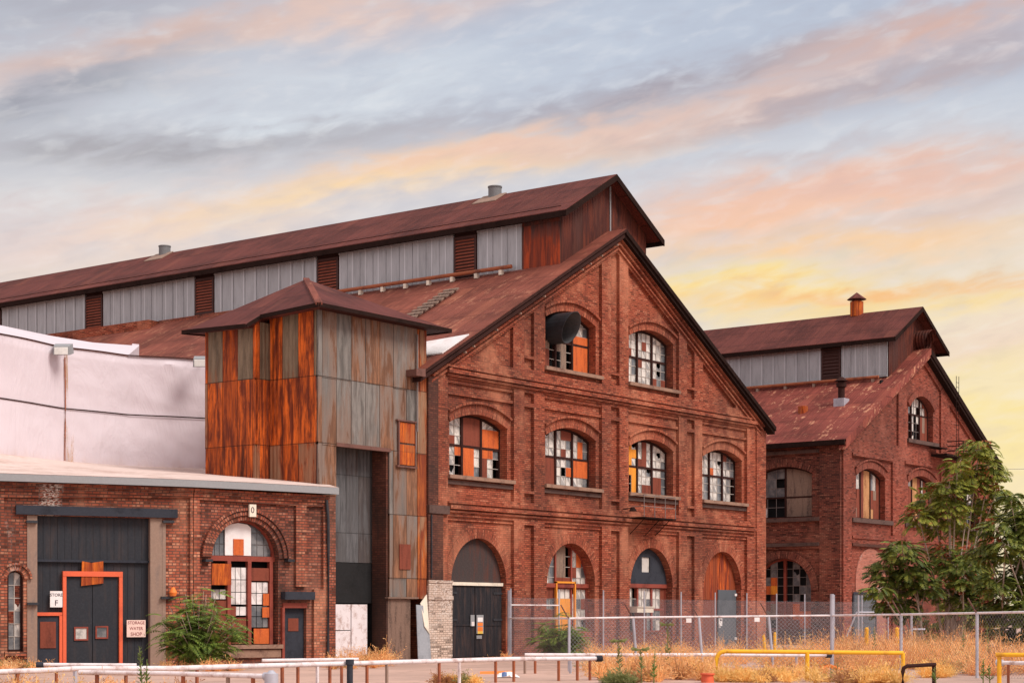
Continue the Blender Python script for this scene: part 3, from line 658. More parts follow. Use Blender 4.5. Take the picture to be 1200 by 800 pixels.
for e in (MC-4.02,MC+4.02):
    w=MB(); z_=RZ-MS*4.02; w.slab(YW(45.33),[(MC,RZ-.02),(MC,RZ-.3),(e,z_-.3),(e,z_-.02)],[],-.06,0); obj('monitor_rake',w,'fascia_dark',main)
    w=MB(); w.wbox(min(e,e+math.copysign(.06,MC-e)),max(e,e+math.copysign(.06,MC-e)),45.4,100,z_-.28,z_-.03); obj('monitor_eave',w,'fascia_dark',main)
w=MB(); w.box(WM,-48.08,-46.02,16.9,19.5,.001,.06); obj('rust_panel',w,'rust_orange_wall',main)
lp=[(559.8,533.5),(398,373),(252,230),(121.7,101.7),(3,-14)]
def louver(parent,W,u0,u1,z0,z1,n=11,mat=('louver_dark','louver_red')):
    w=MB(); w.box(W,u0,u1,z0,z1,.001,.05); fr=.11
    w.box(W,u0,u0+fr,z0,z1,.051,.12); w.box(W,u1-fr,u1,z0,z1,.051,.12); w.box(W,u0+fr,u1-fr,z1-fr,z1,.051,.12); w.box(W,u0+fr,u1-fr,z0,z0+fr,.051,.12)
    L=obj('louver',w,mat[0],parent); s=MB(); h=(z1-z0-2*fr)/n
    for k in range(n):
        z=z0+fr+k*h; q=[(.115,z+.02),(.13,z+.045),(.06,z+h*.75),(.052,z+h*.65)]
        s.prism([W.p(u0+fr,a,b) for a,b in q],[W.p(u1-fr,a,b) for a,b in q])
    obj('slats',s,mat[1],L); return L
prev=-48.1
for a,b in lp:
    ua=-onX(a,0,ML)[0]; ub=-onX(b,0,ML)[0]   # ua > ub (nearer end first)
    lo,hi=min(ua,ub),max(ua,ub)
    louver(main,WM,lo,hi,17.2,19.05)
    s=MB(); 
    u=prev
    s.box(WM,hi+.04,prev-.0,17.12,19.12,.001,.07)
    s.box(WM,hi+.02,prev+.0,19.12,19.2,.001,.1)
    k=0
    while prev-.82*k>hi+.1:
        s.box(WM,prev-.82*k-.035,prev-.82*k,17.12,19.12,.071,.095); k+=1
    obj('siding_panel',s,'galvanised',main); prev=lo-.04
s=MB(); s.box(WM,-99,prev,17.12,19.12,.001,.07); obj('siding_panel',s,'galvanised',main)
s=MB(); s.box(WM,-100,-47.9,17.0,17.12,.001,.16); obj('base_flashing',s,'eave_metal',main)
w=MB(); w.tube([(ML-.45,48.4,zz(ML-.45)+.32),(ML-.45,60.5,zz(ML-.45)+.32)],.09,8); pipe=obj('roof_pipe',w,'rust_post',main)
w=MB()
for k in range(9): y=48.9+k*1.4; w.wbox(ML-.56,ML-.34,y,y+.14,zz(ML-.5)+.02,zz(ML-.5)+.24)
obj('pipe_bracket',w,'cream',pipe)
# roof ladder of planks on the west slope
w=MB(); p0=onX(505,0,60.0); 
P=lambda X,Y,h=.05: Vector((X,Y,zr(X)+h))
ya=50.6
for dy_ in (-.22,.22): w.prism([P(58.6,ya+dy_-.03),P(62.9,ya+dy_-.03),P(62.9,ya+dy_+.03),P(58.6,ya+dy_+.03)],[P(58.6,ya+dy_-.03,.13),P(62.9,ya+dy_-.03,.13),P(62.9,ya+dy_+.03,.13),P(58.6,ya+dy_+.03,.13)])
for k in range(12):
    X=58.7+k*.36; w.prism([P(X,ya-.42,.13),P(X+.14,ya-.42,.13),P(X+.14,ya+.42,.13),P(X,ya+.42,.13)],[P(X,ya-.42,.19),P(X+.14,ya-.42,.19),P(X+.14,ya+.42,.19),P(X,ya+.42,.19)])
obj('roof_ladder',w,'board_grey',main)
w=MB(); w.prism([P(55.5,45.2,.02),P(57.2,45.2,.02),P(56.9,47.4,.02),P(55.3,47.4,.02)],[P(55.5,45.2,.07),P(57.2,45.2,.07),P(56.9,47.4,.07),P(55.3,47.4,.07)]); obj('roof_patch',w,'white_paint',main,label='white sheet patch at the eave')
for x0,y_ in ((580,229),(193,298)):
    Y=onX(x0,0,MC)[0]; w=MB(); w.cone((MC,Y),.32,.32,RZ-.25,RZ+.36,18); w.cone((MC,Y),.345,.345,RZ+.36,RZ+.42,18); vt=obj('roof_vent',w,'vent_grey',main,smooth=True)
    w=MB(); w.prism([Vector((MC-.9,Y-.7,RZ-MS*.9+.01)),Vector((MC,Y-.7,RZ+.01)),Vector((MC,Y+.7,RZ+.01)),Vector((MC-.9,Y+.7,RZ-MS*.9+.01))],[Vector((MC-.9,Y-.7,RZ-MS*.9+.05)),Vector((MC,Y-.7,RZ+.05)),Vector((MC,Y+.7,RZ+.05)),Vector((MC-.9,Y+.7,RZ-MS*.9+.05))]); obj('flashing',w,'jamb',vt)
# iron balcony under the third window
x0,x1=69.3,72.0
w=MB(); w.wbox(x0,x1,44.55,45.46,6.16,6.22)
bal=obj('balcony',w,'fascia_dark',main)
w=MB()
for X in (x0+.05,70.65,71.5): w.tube([(X,45.4,5.45),(X,44.6,6.15)],.02,5)
obj('bracket',w,'fascia_dark',bal)
w=MB()
for X in (x0,x0+.9,x0+1.8,x1): w.tube([(X,44.6,6.2),(X,44.6,7.2)],.018,5)
for z in (6.7,7.2): w.tube([(x0,45.4,z),(x0,44.6,z),(x1,44.6,z),(x1,45.4,z)],.016,5)
obj('railing',w,'muntin_dark',bal)
w=MB(); w.tube([(68.75,45.4,6.55),(68.75,44.9,6.6)],.025,6); w.cone((68.75,44.85),.2,.08,6.45,6.62,10); obj('wall_lamp',w,'fascia_dark',main,label='small iron lamp beside the balcony')
w=MB(); w.box(WF,54.95,55.0,3.2,5.7,.25,.30); obj('conduit',w,'duct_black',main)
# ================================================================ SECOND HALL
sec=thing('brick_building',(105.6,47.3,0),'smaller red brick gabled hall right of the largest one, behind the trees','building')
WS=YW(47.3); AL,AR=94.43,116.8; AC=105.6; AZ=18.35; zs2=lambda X: AZ-.56*abs(X-AC)
BS=[98.25,105.4,112.6]
hl=[opening(c-1.95,c+1.95,7.42,9.9,.5) for c in BS]+[opening(105.3-1.85,105.3+1.85,12.6,14.55,.8)]
w=MB(); w.slab(WS,[(AL,0),(AR,0),(AR,zs2(AR)-.15),(AC,AZ-.15),(AL,zs2(AL)-.15)],hl,-.5,0); obj('front_wall',w,'brick_second',sec)
zc2=lambda X: AZ-1.0-.56*abs(X-AC)
ho=[]
for i,c in enumerate(BS):
    ho.append([(c-2.75,6.5),(c+2.75,6.5),(c+2.75,10.95),(c-2.75,10.95)])
    ho.append([(c-2.75,.02),(c+2.75,.02),(c+2.75,5.75),(c-2.75,5.75)])
ho.append([(103,12.0),(108.1,12.0),(108.1,zc2(108.1)),(AC,zc2(AC)),(103,zc2(103))])
ho.append([(96.6,12.0),(101.8,12.0),(101.8,zc2(101.8)),(96.9,zc2(96.9))])
ho.append([(109.4,12.0),(114.6,12.0),(114.3,zc2(114.3)),(109.4,zc2(109.4))])
w=MB(); w.slab(WS,[(AL,0.0),(AR,0.0),(AR,zs2(AR)-.17),(AC,AZ-.17),(AL,zs2(AL)-.17)],ho,.001,.13); obj('pilaster_layer',w,'brick_second',sec)
rows2=[["kww bpp gwb","kww bpp gwb","bkb bpp byb","bbb bpp bbb","byb bpp pbb"],["kgw ppb wbk","kgb ppb wbk","bbb ppb bbb","bbb ppb bbb","bbb ppb bbb"],["wwg bbb wwg","wwg bbb wwg","bbb bbb ggk","gbb bbb ggk","gbb bbb ggk"]]
for i,c in enumerate(BS):
    arch_window(sec,WS,c-1.95,c+1.95,7.42,9.9,.5,rows2[i],munt=None,dep=.4)
    w=MB(); w.ring(WS,c-1.95,c+1.95,9.9,.5,.42,.001,.05); w.ring(WS,c-2.1,c+2.1,10.3,.55,.1,.051,.14); obj('arch_hood',w,'brick_second',sec)
    w=MB(); w.box(WS,c-2.7,c+2.7,7.15,7.4,-.3,.2); obj('sill',w,'dark_sill',sec)
    for z_,h_ in ((5.75,.17),(6.2,.15),(11.0,.16)): w=MB(); w.box(WS,c-2.75,c+2.75,z_,z_+h_,.131,.21); obj('string_course',w,'brick_dark' if z_<6 else 'brick_second',sec)
arch_window(sec,WS,105.3-1.85,105.3+1.85,12.6,14.55,.8,["kww www wbk","wwg wwk wwb","wwk wkw byb","wwk wkk byb","wkk wkk bbb"],munt='muntin_dark',dep=.4)
w=MB(); w.ring(WS,105.3-1.85,105.3+1.85,14.55,.8,.4,.001,.14); obj('arch_hood',w,'brick_second',sec)
w=MB(); w.box(WS,103.1,107.6,12.35,12.58,-.3,.22); obj('sill',w,'dark_sill',sec)
w=MB(); w.slab(WS,[(100.15,0.02),(96.15,0.02)]+arc(96.15,100.15,3.7,1.99,18),[],.001,.06); obj('infill_arch',w,'brick_infill',sec,label='bricked up pale arch')
w=MB()
for k in range(12): w.box(WS,95.7,98.5,.05+k*.24,.05+k*.24+.225,.131,.16+.02*(k%2))
obj('roller_door',w,'door_grey',sec)
w=MB(); w.box(WS,95.55,95.7,0,2.98,.131,.2); w.box(WS,98.5,98.62,0,2.98,.131,.2); w.box(WS,95.55,98.62,2.93,3.08,.2,.22); obj('door_frame',w,'slate_blue',sec)
# west side wall of the second hall
WX=XW(AL)
ow=[(-47.3,0),(-75,0),(-75,11.9),(-47.3,11.9)]
o_=opening(-52.95,-49.2,7.45,10.0,.45); a_=opening(-53.05,-49.25,.9,3.2,1.85,18)
o3=opening(-60.2,-56.4,7.45,10.0,.45); a3=opening(-60.2,-56.4,.9,3.2,1.85,18)
w=MB(); w.slab(WX,ow,[o_,a_,o3,a3],-.5,0); obj('side_wall',w,'brick_second_shaded',sec)
w=MB(); w.slab(WX,ow,[[(-53.6,6.4),(-48.65,6.4),(-48.65,11.1),(-53.6,11.1)],[(-53.6,.3),(-48.65,.3),(-48.65,5.6),(-53.6,5.6)],[(-60.8,6.4),(-55.8,6.4),(-55.8,11.1),(-60.8,11.1)],[(-60.8,.3),(-55.8,.3),(-55.8,5.6),(-60.8,5.6)]],.001,.13); obj('side_pilasters',w,'brick_second_shaded',sec)
for q in (-53.0,-60.2):
    w=MB(); w.box(WX,q-.6,q+4.35,7.2,7.42,-.3,.2); obj('sill',w,'dark_sill',sec)
    w=MB(); w.box(WX,q-.6,q+4.35,5.75,5.95,.131,.24); obj('string_course',w,'dark_sill',sec)
    w=MB(); w.box(WX,q-.6,q+4.35,11.15,11.35,.131,.22); obj('string_course',w,'dark_sill',sec)
    w=MB(); w.ring(WX,q+.05,q+3.8,10.0,.45,.45,.001,.08); obj('arch_hood',w,'brick_second_shaded',sec)
    w=MB(); w.ring(WX,q,q+3.8,3.2,1.88,.45,.001,.10,20); obj('arch_hood',w,'brick_second_shaded',sec)
arch_window(sec,WX,-52.95,-49.2,7.45,10.0,.45,["kgg yyy","ggk yyy","ggg yyy","kkk yyy","Wkk yyy"],frame='frame_dark',munt='muntin_dark',dep=.35,meet=3)
arch_window(sec,WX,-53.05,-49.25,.9,3.2,1.85,["kkgk kgkk","gkgk kgkg","kgok kgkg","koak kkgg","akbk kgkg","bbyb bobb","kyyb booo","kykb bboo"],frame='frame_red',munt='muntin_dark',dep=.4,meet=5,sashw=.16)
arch_window(sec,WX,-60.15,-56.4,7.45,10.0,.45,["kgg yyy","ggk yyy","ggg yyy","kkk yyy"],frame='frame_dark',munt='muntin_dark',dep=.35)
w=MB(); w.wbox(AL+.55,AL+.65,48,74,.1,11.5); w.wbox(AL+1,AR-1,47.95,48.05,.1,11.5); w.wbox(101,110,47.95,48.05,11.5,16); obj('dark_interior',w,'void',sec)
w=MB(); w.face([(AR,47.8,0),(AR,75,0),(AR,75,12),(AR,47.8,12)]); w.face([(AL,75,0),(AR,75,0),(AR,75,12),(AC,75,AZ-.2),(AL,75,12)]); obj('rear_wall',w,'brick_second',sec)
gable_roof('lower_roof',AC,AZ,.56,93.9,117.4,46.75,75,.12,'roof_second',sec)
for e,mt in ((93.9,'roof_second'),(117.4,'fascia_dark')):
    w=MB(); w.slab(YW(46.73),[(AC,AZ-.02),(AC,AZ-.4),(e,zs2(e)-.4),(e,zs2(e)-.02)],[],-.1,0); w.slab(YW(46.8),[(AC,AZ-.35),(AC,AZ-.6),(e,zs2(e)-.6),(e,zs2(e)-.35)],[],-.4,0); obj('rake_board',w,mt,sec)
w=MB(); w.wbox(93.75,94.0,46.8,75,11.5,11.78); obj('gutter',w,'fascia_dark',sec)
SC=105.3; SR=20.95; SE=18.6; SSL=(SR-SE)/4.0
w=MB(); w.slab(YW(47.85),[(101.85,15.8),(108.75,15.8),(108.75,SR-.12-SSL*3.45),(SC,SR-.12),(101.85,SR-.12-SSL*3.45)],[],-.05,0); sg=obj('monitor_gable',w,'rust_gable',sec)
gable_roof('monitor_roof',SC,SR,SSL,SC-4,SC+4,47.15,75,.1,'roof_monitor',sec)
for e in (SC-4.02,SC+4.02):
    z_=SR-SSL*4.02
    w=MB(); w.slab(YW(47.13),[(SC,SR-.02),(SC,SR-.3),(e,z_-.3),(e,z_-.02)],[],-.06,0); obj('monitor_rake',w,'fascia_dark',sec)
    w=MB(); w.wbox(min(e,e+math.copysign(.06,SC-e)),max(e,e+math.copysign(.06,SC-e)),47.2,75,z_-.26,z_-.03); obj('monitor_eave',w,'fascia_dark',sec)
WM2=XW(101.85)
w=MB(); w.face([(101.85,47.85,15.8),(101.85,75,15.8),(101.85,75,18.8),(101.85,47.85,18.8)]); w.face([(108.75,47.85,15.8),(108.75,75,15.8),(108.75,75,18.8),(108.75,47.85,18.8)]); obj('monitor_wall',w,'frame_dark',sec)
la,lb=-onX(985.6,0,101.85)[0],-onX(963.5,0,101.85)[0]
louver(sec,WM2,min(la,lb),max(la,lb),16.45,18.35,8,('louver_dark','louver_dark'))
for a,b in ((-47.9,max(la,lb)+.04),(min(la,lb)-.04,-75)):
    s=MB(); s.box(WM2,b,a,16.4,18.4,.001,.06); 
    k=0
    while a-.82*k>b+.1: s.box(WM2,a-.82*k-.035,a-.82*k,16.4,18.4,.061,.085); k+=1
    obj('siding_panel',s,'galvanised',sec)
s=MB(); s.box(WM2,-75,-47.9,16.28,16.4,.001,.14); obj('base_flashing',s,'eave_metal',sec)
w=MB(); w.tube([(101.4,48.3,16.25),(101.4,70,16.25)],.1,8); rp=obj('roof_pipe',w,'rust_post',sec)
w=MB()
for k in range(9): w.wbox(101.3,101.5,48.6+k*2,48.75+k*2,15.95,16.15)
obj('pipe_bracket',w,'jamb',rp)
Y=onX(1004,0,SC)[0]; w=MB(); w.cone((SC,Y),.42,.42,SR-.2,SR+.75,18); vt=obj('ventilator',w,'rust_board',sec,smooth=True)
w=MB(); w.cone((SC,Y),.62,.02,SR+.9,SR+1.35,18); w.cone((SC,Y),.30,.30,SR+.75,SR+.92,12); obj('ventilator_cap',w,'roof_tower',vt,smooth=True)
Xs=98.6; Ys=onX(986,0,Xs)[0]; zz2=zs2(Xs)
w=MB(); w.wbox(Xs-.35,Xs+.35,Ys-.35,Ys+.35,zz2-.3,zz2+.3); st=obj('stack_base',w,'galv_pipe',sec)
w=MB(); w.cone((Xs,Ys),.2,.2,zz2+.3,zz2+1.3,12); w.cone((Xs,Ys),.3,.3,zz2+1.0,zz2+1.25,12); w.cone((Xs,Ys),.42,.1,zz2+1.35,zz2+1.6,12); obj('roof_stack',w,'frame_dark',st,smooth=True)
Xs=97.9; Ys=onX(941,0,Xs)[0]; w=MB(); w.cone((Xs,Ys),.3,.3,zs2(Xs)-.2,zs2(Xs)+.32,10); obj('roof_stub',w,'rust_board',sec)
# curved duct hood out of the second hall's monitor gable
d=MB(); N=20
for k in range(N):
    A=lambda j:2*math.pi*(j%N)/N
    def q(j,s): a=A(j); return Vector((106.0+.62*math.cos(a),47.9 if s==0 else 47.0-.3*math.sin(a),18.95+.62*math.sin(a)))
    d.face([q(k,0),q(k+1,0),q(k+1,1),q(k,1)])
obj('ventilation_hood',d,'rust_gable',sec,smooth=True)
w=MB(); w.wbox(106.5,110.7,46.1,47.15,11.70,11.84); w.wbox(106.2,107.6,46.5,47.15,12.2,12.25); fe=obj('fire_escape',w,'fascia_dark',sec)
w=MB()
for X in (109.2,110.6): w.tube([(X,46.15,11.8),(X,46.15,12.8)],.04,5)
for z in (12.2,12.5,12.8): w.tube([(108.9,47.1,z),(108.9,46.15,z),(110.7,46.15,z),(110.7,47.1,z)],.035,5)
obj('railing',w,'fascia_dark',fe)
w=MB()
for X in (108.55,108.95): w.tube([(X,46.35,6.5),(X,46.35,16.9)],.02,5)
for k in range(34): w.tube([(108.55,46.35,6.6+k*.3),(108.95,46.35,6.6+k*.3)],.016,4)
obj('ladder',w,'fascia_dark',fe)
# ================================================================ METAL CLAD TOWER
tow=thing('metal_tower',(51.5,48.5,0),'square tower clad in rust streaked metal sheets under a low maroon pyramid roof','tower')
WT=YW(45.5); TX=48.6
def sheets(W,u0,u1,z0,z1,mat,parent,name='cladding',wd=.8,rows=(3.15,5.6,8.05,10.5,12.95),jag=.05):
    w=MB(); zs=[z0]+[z for z in rows if z0<z<z1]+[z1]
    for ri in range(len(zs)-1):
        k0=math.floor(u0/wd); u=u0; k=k0+1
        while u<u1-1e-4:
            ue=min(u1,k*wd)
            if ue-u>.02:
                dd=random.uniform(.0,.022)+.012*((ri)%2); zb=zs[ri]-(random.uniform(0,jag) if ri or True else 0); 
                w.box(W,u+.004,ue-.004,max(zb,z0-jag),zs[ri+1]+.03,.002-.03,.03+dd)
            u=ue; k+=1
    return obj(name,w,mat,parent)
sheets(WT,TX,54.25,8.1,12.9,'rust_front',tow)
sheets(WT,TX,49.62,6.2,8.08,'rust_front',tow)
sheets(WT,52.6,54.25,2.4,8.08,'rust_front',tow)
sheets(WT,54.27,54.83,2.4,12.9,'rust_strip',tow)
w=MB(); w.box(WT,TX,49.6,0,6.2,-.3,0); obj('brick_pier',w,'brick_roundhouse_plain',tow)
w=MB(); w.box(WT,52.62,53.95,0,2.4,-.4,-.05); w.box(WT,52.5,54.3,2.38,2.44,-.1,.08); obj('pier_base',w,'concrete_rust',tow)
w=MB(); w.box(WT,TX,54.85,12.4,12.95,-.3,-.03); w.box(WT,52.62,54.85,2.42,12.4,-.3,-.03); w.box(WT,TX,52.62,8.12,12.4,-.3,-.03); w.box(WT,TX,49.6,6.2,8.12,-.3,-.03); obj('backing',w,'soot',tow)
w=MB(); w.box(WT,49.6,52.65,8.0,8.14,-.1,.07); obj('door_head',w,'fascia_wood',tow)
w=MB(); w.box(YW(46.35),49.6,52.6,3.75,8.2,-.05,0); obj('hanging_panel',w,'grey_panel',tow)
w=MB(); w.box(YW(46.32),49.6,52.6,2.2,3.73,-.05,0); obj('black_panel',w,'soot',tow)  # near-black panel between the hanging panel and the doors
w=MB(); w.box(YW(46.2),49.62,51.2,0,1.15,-.08,0); w.box(YW(46.2),49.62,51.2,1.18,2.15,-.08,0); wd_=obj('white_door',w,'pipe_white',tow)
w=MB(); w.box(YW(46.2),49.95,50.25,1.75,1.8,.001,.02); obj('notice',w,'ink',wd_)
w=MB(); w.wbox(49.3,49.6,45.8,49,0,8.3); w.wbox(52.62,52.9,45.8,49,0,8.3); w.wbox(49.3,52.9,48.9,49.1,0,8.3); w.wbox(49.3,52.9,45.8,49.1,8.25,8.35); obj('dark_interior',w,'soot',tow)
w=MB(); w.wbox(52.52,52.61,45.55,46.28,0,8.05); obj('inner_brick',w,'brick_dark',tow)  # dark brick lining the inner side of the opening
w=MB(); w.box(YW(46.2),51.25,52.15,0,2.15,-.08,0); obj('white_door',w,'pipe_white',tow)
u0,z1=onY(465.5,493,45.45); u1,z0=onY(486,547,45.45)
for k in range(2):
    w=MB(); h=(z1-z0)/2; w.box(WT,u0+.06,u1-.06,z0+k*h+.04,z0+(k+1)*h-.03,.07,.1); obj('shutter',w,'rust_board',tow)
w=MB(); w.box(WT,u0,u0+.06,z0,z1,.05,.13); w.box(WT,u1-.06,u1,z0,z1,.05,.13); w.box(WT,u0-.1,u1+.05,z0-.07,z0,.05,.16); w.box(WT,u0-.1,u1,z1,z1+.06,.05,.16); obj('shutter_frame',w,'fascia_wood',tow)
u0,z1=onY(467.5,637,45.45); u1,z0=onY(480.5,667,45.45); w=MB(); w.box(WT,u0,u1,z0,z1,.06,.09); obj('patch_plate',w,'board_brown',tow,label='red brown steel patch plate')
w=MB(); w.tube([(54.15,45.36,8.9),(54.15,45.36,12.7)],.04,8); obj('downpipe',w,'muntin_dark',tow)
# west side: main face, jog and lean-to part
WL=XW(TX); WL2=XW(47.85); YJ=47.9; YE=50.55
sheets(WL,-YJ,-45.53,5.6,12.9,'rust_left',tow)
WJ=YW(YJ); sheets(WJ,47.85,TX,5.6,12.6,'rust_left',tow,'jog_cladding')
sheets(WL2,-YE,-YJ,5.6,12.5,'rust_left',tow)
w=MB(); w.wbox(TX+.03,54.8,50.42,50.5,0,12.8); w.wbox(47.9,TX,50.42,50.5,0,12.4); w.wbox(TX+.04,TX+.1,45.83,YJ,0,12.9); w.wbox(47.9,47.95,YJ+.05,50.4,0,12.5); obj('rear_cladding',w,'rust_left',tow)
# roof
ap=Vector((51.5,48.8,14.85)); q=[Vector((47.95,44.8,13.0)),Vector((47.95,47.75,12.85)),Vector((47.2,47.75,12.42)),Vector((47.2,51.15,12.5)),Vector((55.55,51.15,13.0)),Vector((55.55,44.8,13.0))]
w=MB()
for a,b in zip(q,q[1:]+q[:1]): w.face([a,b,ap])
D_=Vector((0,0,.07))
for a,b in zip(q,q[1:]+q[:1]): w.face([a,b,b-D_,a-D_])
w.face([p-D_ for p in q][::-1]); obj('pyramid_roof',w,'roof_tower',tow)
w=MB()
for a,b in zip(q,q[1:]+q[:1]):
    dr_=(b-a).normalized(); nn=Vector((dr_.y,-dr_.x,0))*.02
    if (a+nn-ap).length<(a-ap).length: nn=-nn
    w.prism([a+nn+Vector((0,0,.03)),b+nn+Vector((0,0,.03)),b+nn*2.5+Vector((0,0,.03)),a+nn*2.5+Vector((0,0,.03))],[a+nn-D_*1.7,b+nn-D_*1.7,b+nn*2.5-D_*1.7,a+nn*2.5-D_*1.7])
obj('eave_board',w,'fascia_dark',tow)
a=q[0]; s_=Vector((-.6,.8,0)).normalized()*.16; s_=Vector((.09,-.09,0))
w=MB(); up=Vector((0,0,.05)); a0=a.copy(); w.prism([a0-s_+up,a0+s_+up,ap+s_*.9+up,ap-s_*.9+up],[a0-s_-up,a0+s_-up,ap+s_*.9-up,ap-s_*.9-up]); obj('hip_cap',w,'roof_lower',tow)
# ================================================================ ROUNDHOUSE
A0=atD(0,59.06); A1=atD(225,61.9); B1=atD(383,65.4)
rh=thing('roundhouse',(A0.x,A0.y,0),'low brick roundhouse at the left with big dark gate and arched window','building')
WA=Wall((A0.x,A0.y),(A1.x-A0.x,A1.y-A0.y)); LA=(A1-A0).length
WB=Wall((A1.x,A1.y),(B1.x-A1.x,B1.y-A1.y)); LB=(B1-A1).length
ang=math.atan2(WA.t.y,WA.t.x)+R_(16); tC=Vector((math.cos(ang),math.sin(ang))); 
uL=WA.u_at(-45); C0=WA.p(uL,0,0); WC=Wall((C0.x-tC.x*9,C0.y-tC.y*9),tC)
ZT=6.08
ua=lambda x:WA.u_at(x); za=lambda x,y:WA.z_at(x,y); ub=lambda x:WB.u_at(x); zb=lambda x,y:WB.z_at(x,y)
g0,g1=ua(36),ua(190); gz=za(60,604)
o1=opening(ua(8.5),ua(27.5),za(18,763),za(18,678),(ua(27.5)-ua(8.5))/2,10)
w=MB(); w.slab(WA,[(uL,0),(g0,0),(g0,gz),(g1,gz),(g1,0),(LA,0),(LA,ZT),(uL,ZT)],[o1],-.45,0); obj('gate_bay_wall',w,'brick_roundhouse',rh)
w=MB(); tz=za(20,583)
w.slab(WA,[(uL,0),(ua(4),0),(ua(4),tz),(ua(222),za(222,583)),(ua(222),0),(LA,0),(LA,ZT-.01),(uL,ZT-.01)],[],.001,.12); obj('bay_border',w,'brick_roundhouse',rh)
for z,d_ in ((ZT-.14,.2),(ZT-.28,.165)):
    w=MB(); w.box(WA,uL,LA,z,z+.12,.121,d_); w.box(WB,0,LB,z,z+.12,.121,d_); w.box(WC,0,9,z,z+.12,.001,d_); obj('cornice_course',w,'brick_roundhouse',rh)
w=MB(); w.slab(WC,[(0,0),(9,0),(9,ZT),(0,ZT)],[],-.45,0); obj('next_bay_wall',w,'brick_roundhouse',rh)
# gate
w=MB(); w.box(WA,ua(18),ua(207),gz+.02,gz+.32,-.2,.14); obj('lintel_beam',w,'slate_blue',rh)
w=MB(); w.box(WA,g0-.12,ua(43.5),0,gz,-.4,.03); obj('gate_jamb',w,'jamb',rh)
w=MB(); w.box(WA,ua(176),g1-.0,0,gz,-.4,.02); w.box(WA,g1,g1+.12,0,gz-.1,-.2,.03); obj('gate_jamb',w,'jamb',rh)
w=MB(); a,b=ua(43.5),ua(176); n=16
for zz0,zz1,dd in ((gz-1.45,gz,.0),(0,gz-1.5,-.05)):
    for k in range(n):
        w.box(WA,a+(b-a)*k/n+.004,a+(b-a)*(k+1)/n-.004,zz0,zz1,-.3+dd,-.2+dd+random.uniform(-.006,.006))
gate=obj('gate',w,'door_slate',rh)
w=MB(); w.box(WA,a,b,gz-1.52,gz-1.44,-.22,-.12); obj('gate_rail',w,'slate_blue',gate)
def fr(x0,x1,y0,y1,mat,name,par,th=.05,d0=-.24,d1=-.14,W=WA):
    U,Z=W.u_at,W.z_at; w=MB(); w.box(W,U(x0),U(x1),Z((x0+x1)/2,y1),Z((x0+x1)/2,y0),d0,d1); return obj(name,w,mat,par)
w=MB(); zt=za(109,675); w.box(WA,ua(74.5),ua(78.5),0,zt,-.24,-.08); w.box(WA,ua(140.5),ua(144.5),0,zt,-.24,-.08); w.box(WA,ua(74.5),ua(144.5),zt,zt+.17,-.24,-.07); obj('red_door_frame',w,'red_frame',gate)
w=MB(); m_=(ua(79)+ua(140))/2
for aa,bb in ((ua(79),m_-.01),(m_+.01,ua(140))): w.box(WA,aa,bb,.03,zt,-.24,-.17)
dd_=obj('inner_door',w,'door_slate',gate)
for x0,x1,y0,y1 in ((88,104.5,734,750),(113,128,733,748)):
    U0,U1,Z0,Z1=ua(x0),ua(x1),za(x0,y1),za(x0,y0)
    w=MB(); w.slab(WA,[(U0,Z0),(U1,Z0),(U1,Z1),(U0,Z1)],[[(U0+.05,Z0+.05),(U1-.05,Z0+.05),(U1-.05,Z1-.05),(U0+.05,Z1-.05)]],-.17,-.13); wf=obj('door_window',w,'frame_red',gate)
    w=MB(); w.box(WA,U0+.05,U1-.05,Z0+.05,Z1-.05,-.168,-.155); obj('pane',w,'pane_frosted' if x0<100 else 'pane_glass',wf)
w=MB(); w.box(WA,ua(44),ua(74),za(59,721),za(59,717),-.24,-.1); w.box(WA,ua(70.5),ua(74),0,za(59,720),-.24,-.1); obj('side_door_frame',w,'red_frame',gate)
w=MB(); w.box(WA,ua(45),ua(70),.02,za(58,722),-.24,-.16); sdr=obj('side_door',w,'slate_blue',gate)
fr(48,66.5,728,759,'board_brown','door_panel',sdr,d0=-.159,d1=-.13)
w=MB(); w.slab(WA,[(ua(96),za(96,686)),(ua(122),za(122,683)),(ua(122),za(122,657)),(ua(108),za(108,659)),(ua(97),za(96,657))],[],-.14,-.1); obj('rusty_plate',w,'rust_board',gate)
for x,y in ((30,611),(190,611),(31,707),(188,700)):
    w=MB(); w.box(WA,ua(x),ua(x+13),za(x,y+1.5),za(x,y-1.5),.02,.16); obj('gate_hinge',w,'duct_black',rh)
arch_window(rh,WA,ua(8.5),ua(27.5),za(18,763),za(18,678),(ua(27.5)-ua(8.5))/2,["gw","gk","gw","kg","gw","gg"],dep=.2,frame='frame_dark',ring=.04,meet=9)
w=MB(); w.ring(WA,ua(8.5)-.02,ua(27.5)+.02,za(18,678),(ua(27.5)-ua(8.5))/2+.02,.2,.001,.07,12); w.ring(WA,ua(8.5)-.2,ua(27.5)+.2,za(18,678),(ua(27.5)-ua(8.5))/2+.2,.07,.071,.13,12); obj('arch_hood',w,'brick_roundhouse',rh)
w=MB(); w.box(WA,ua(5),ua(30),za(18,768),za(18,763),-.2,.14); obj('sill',w,'brick_roundhouse',rh)
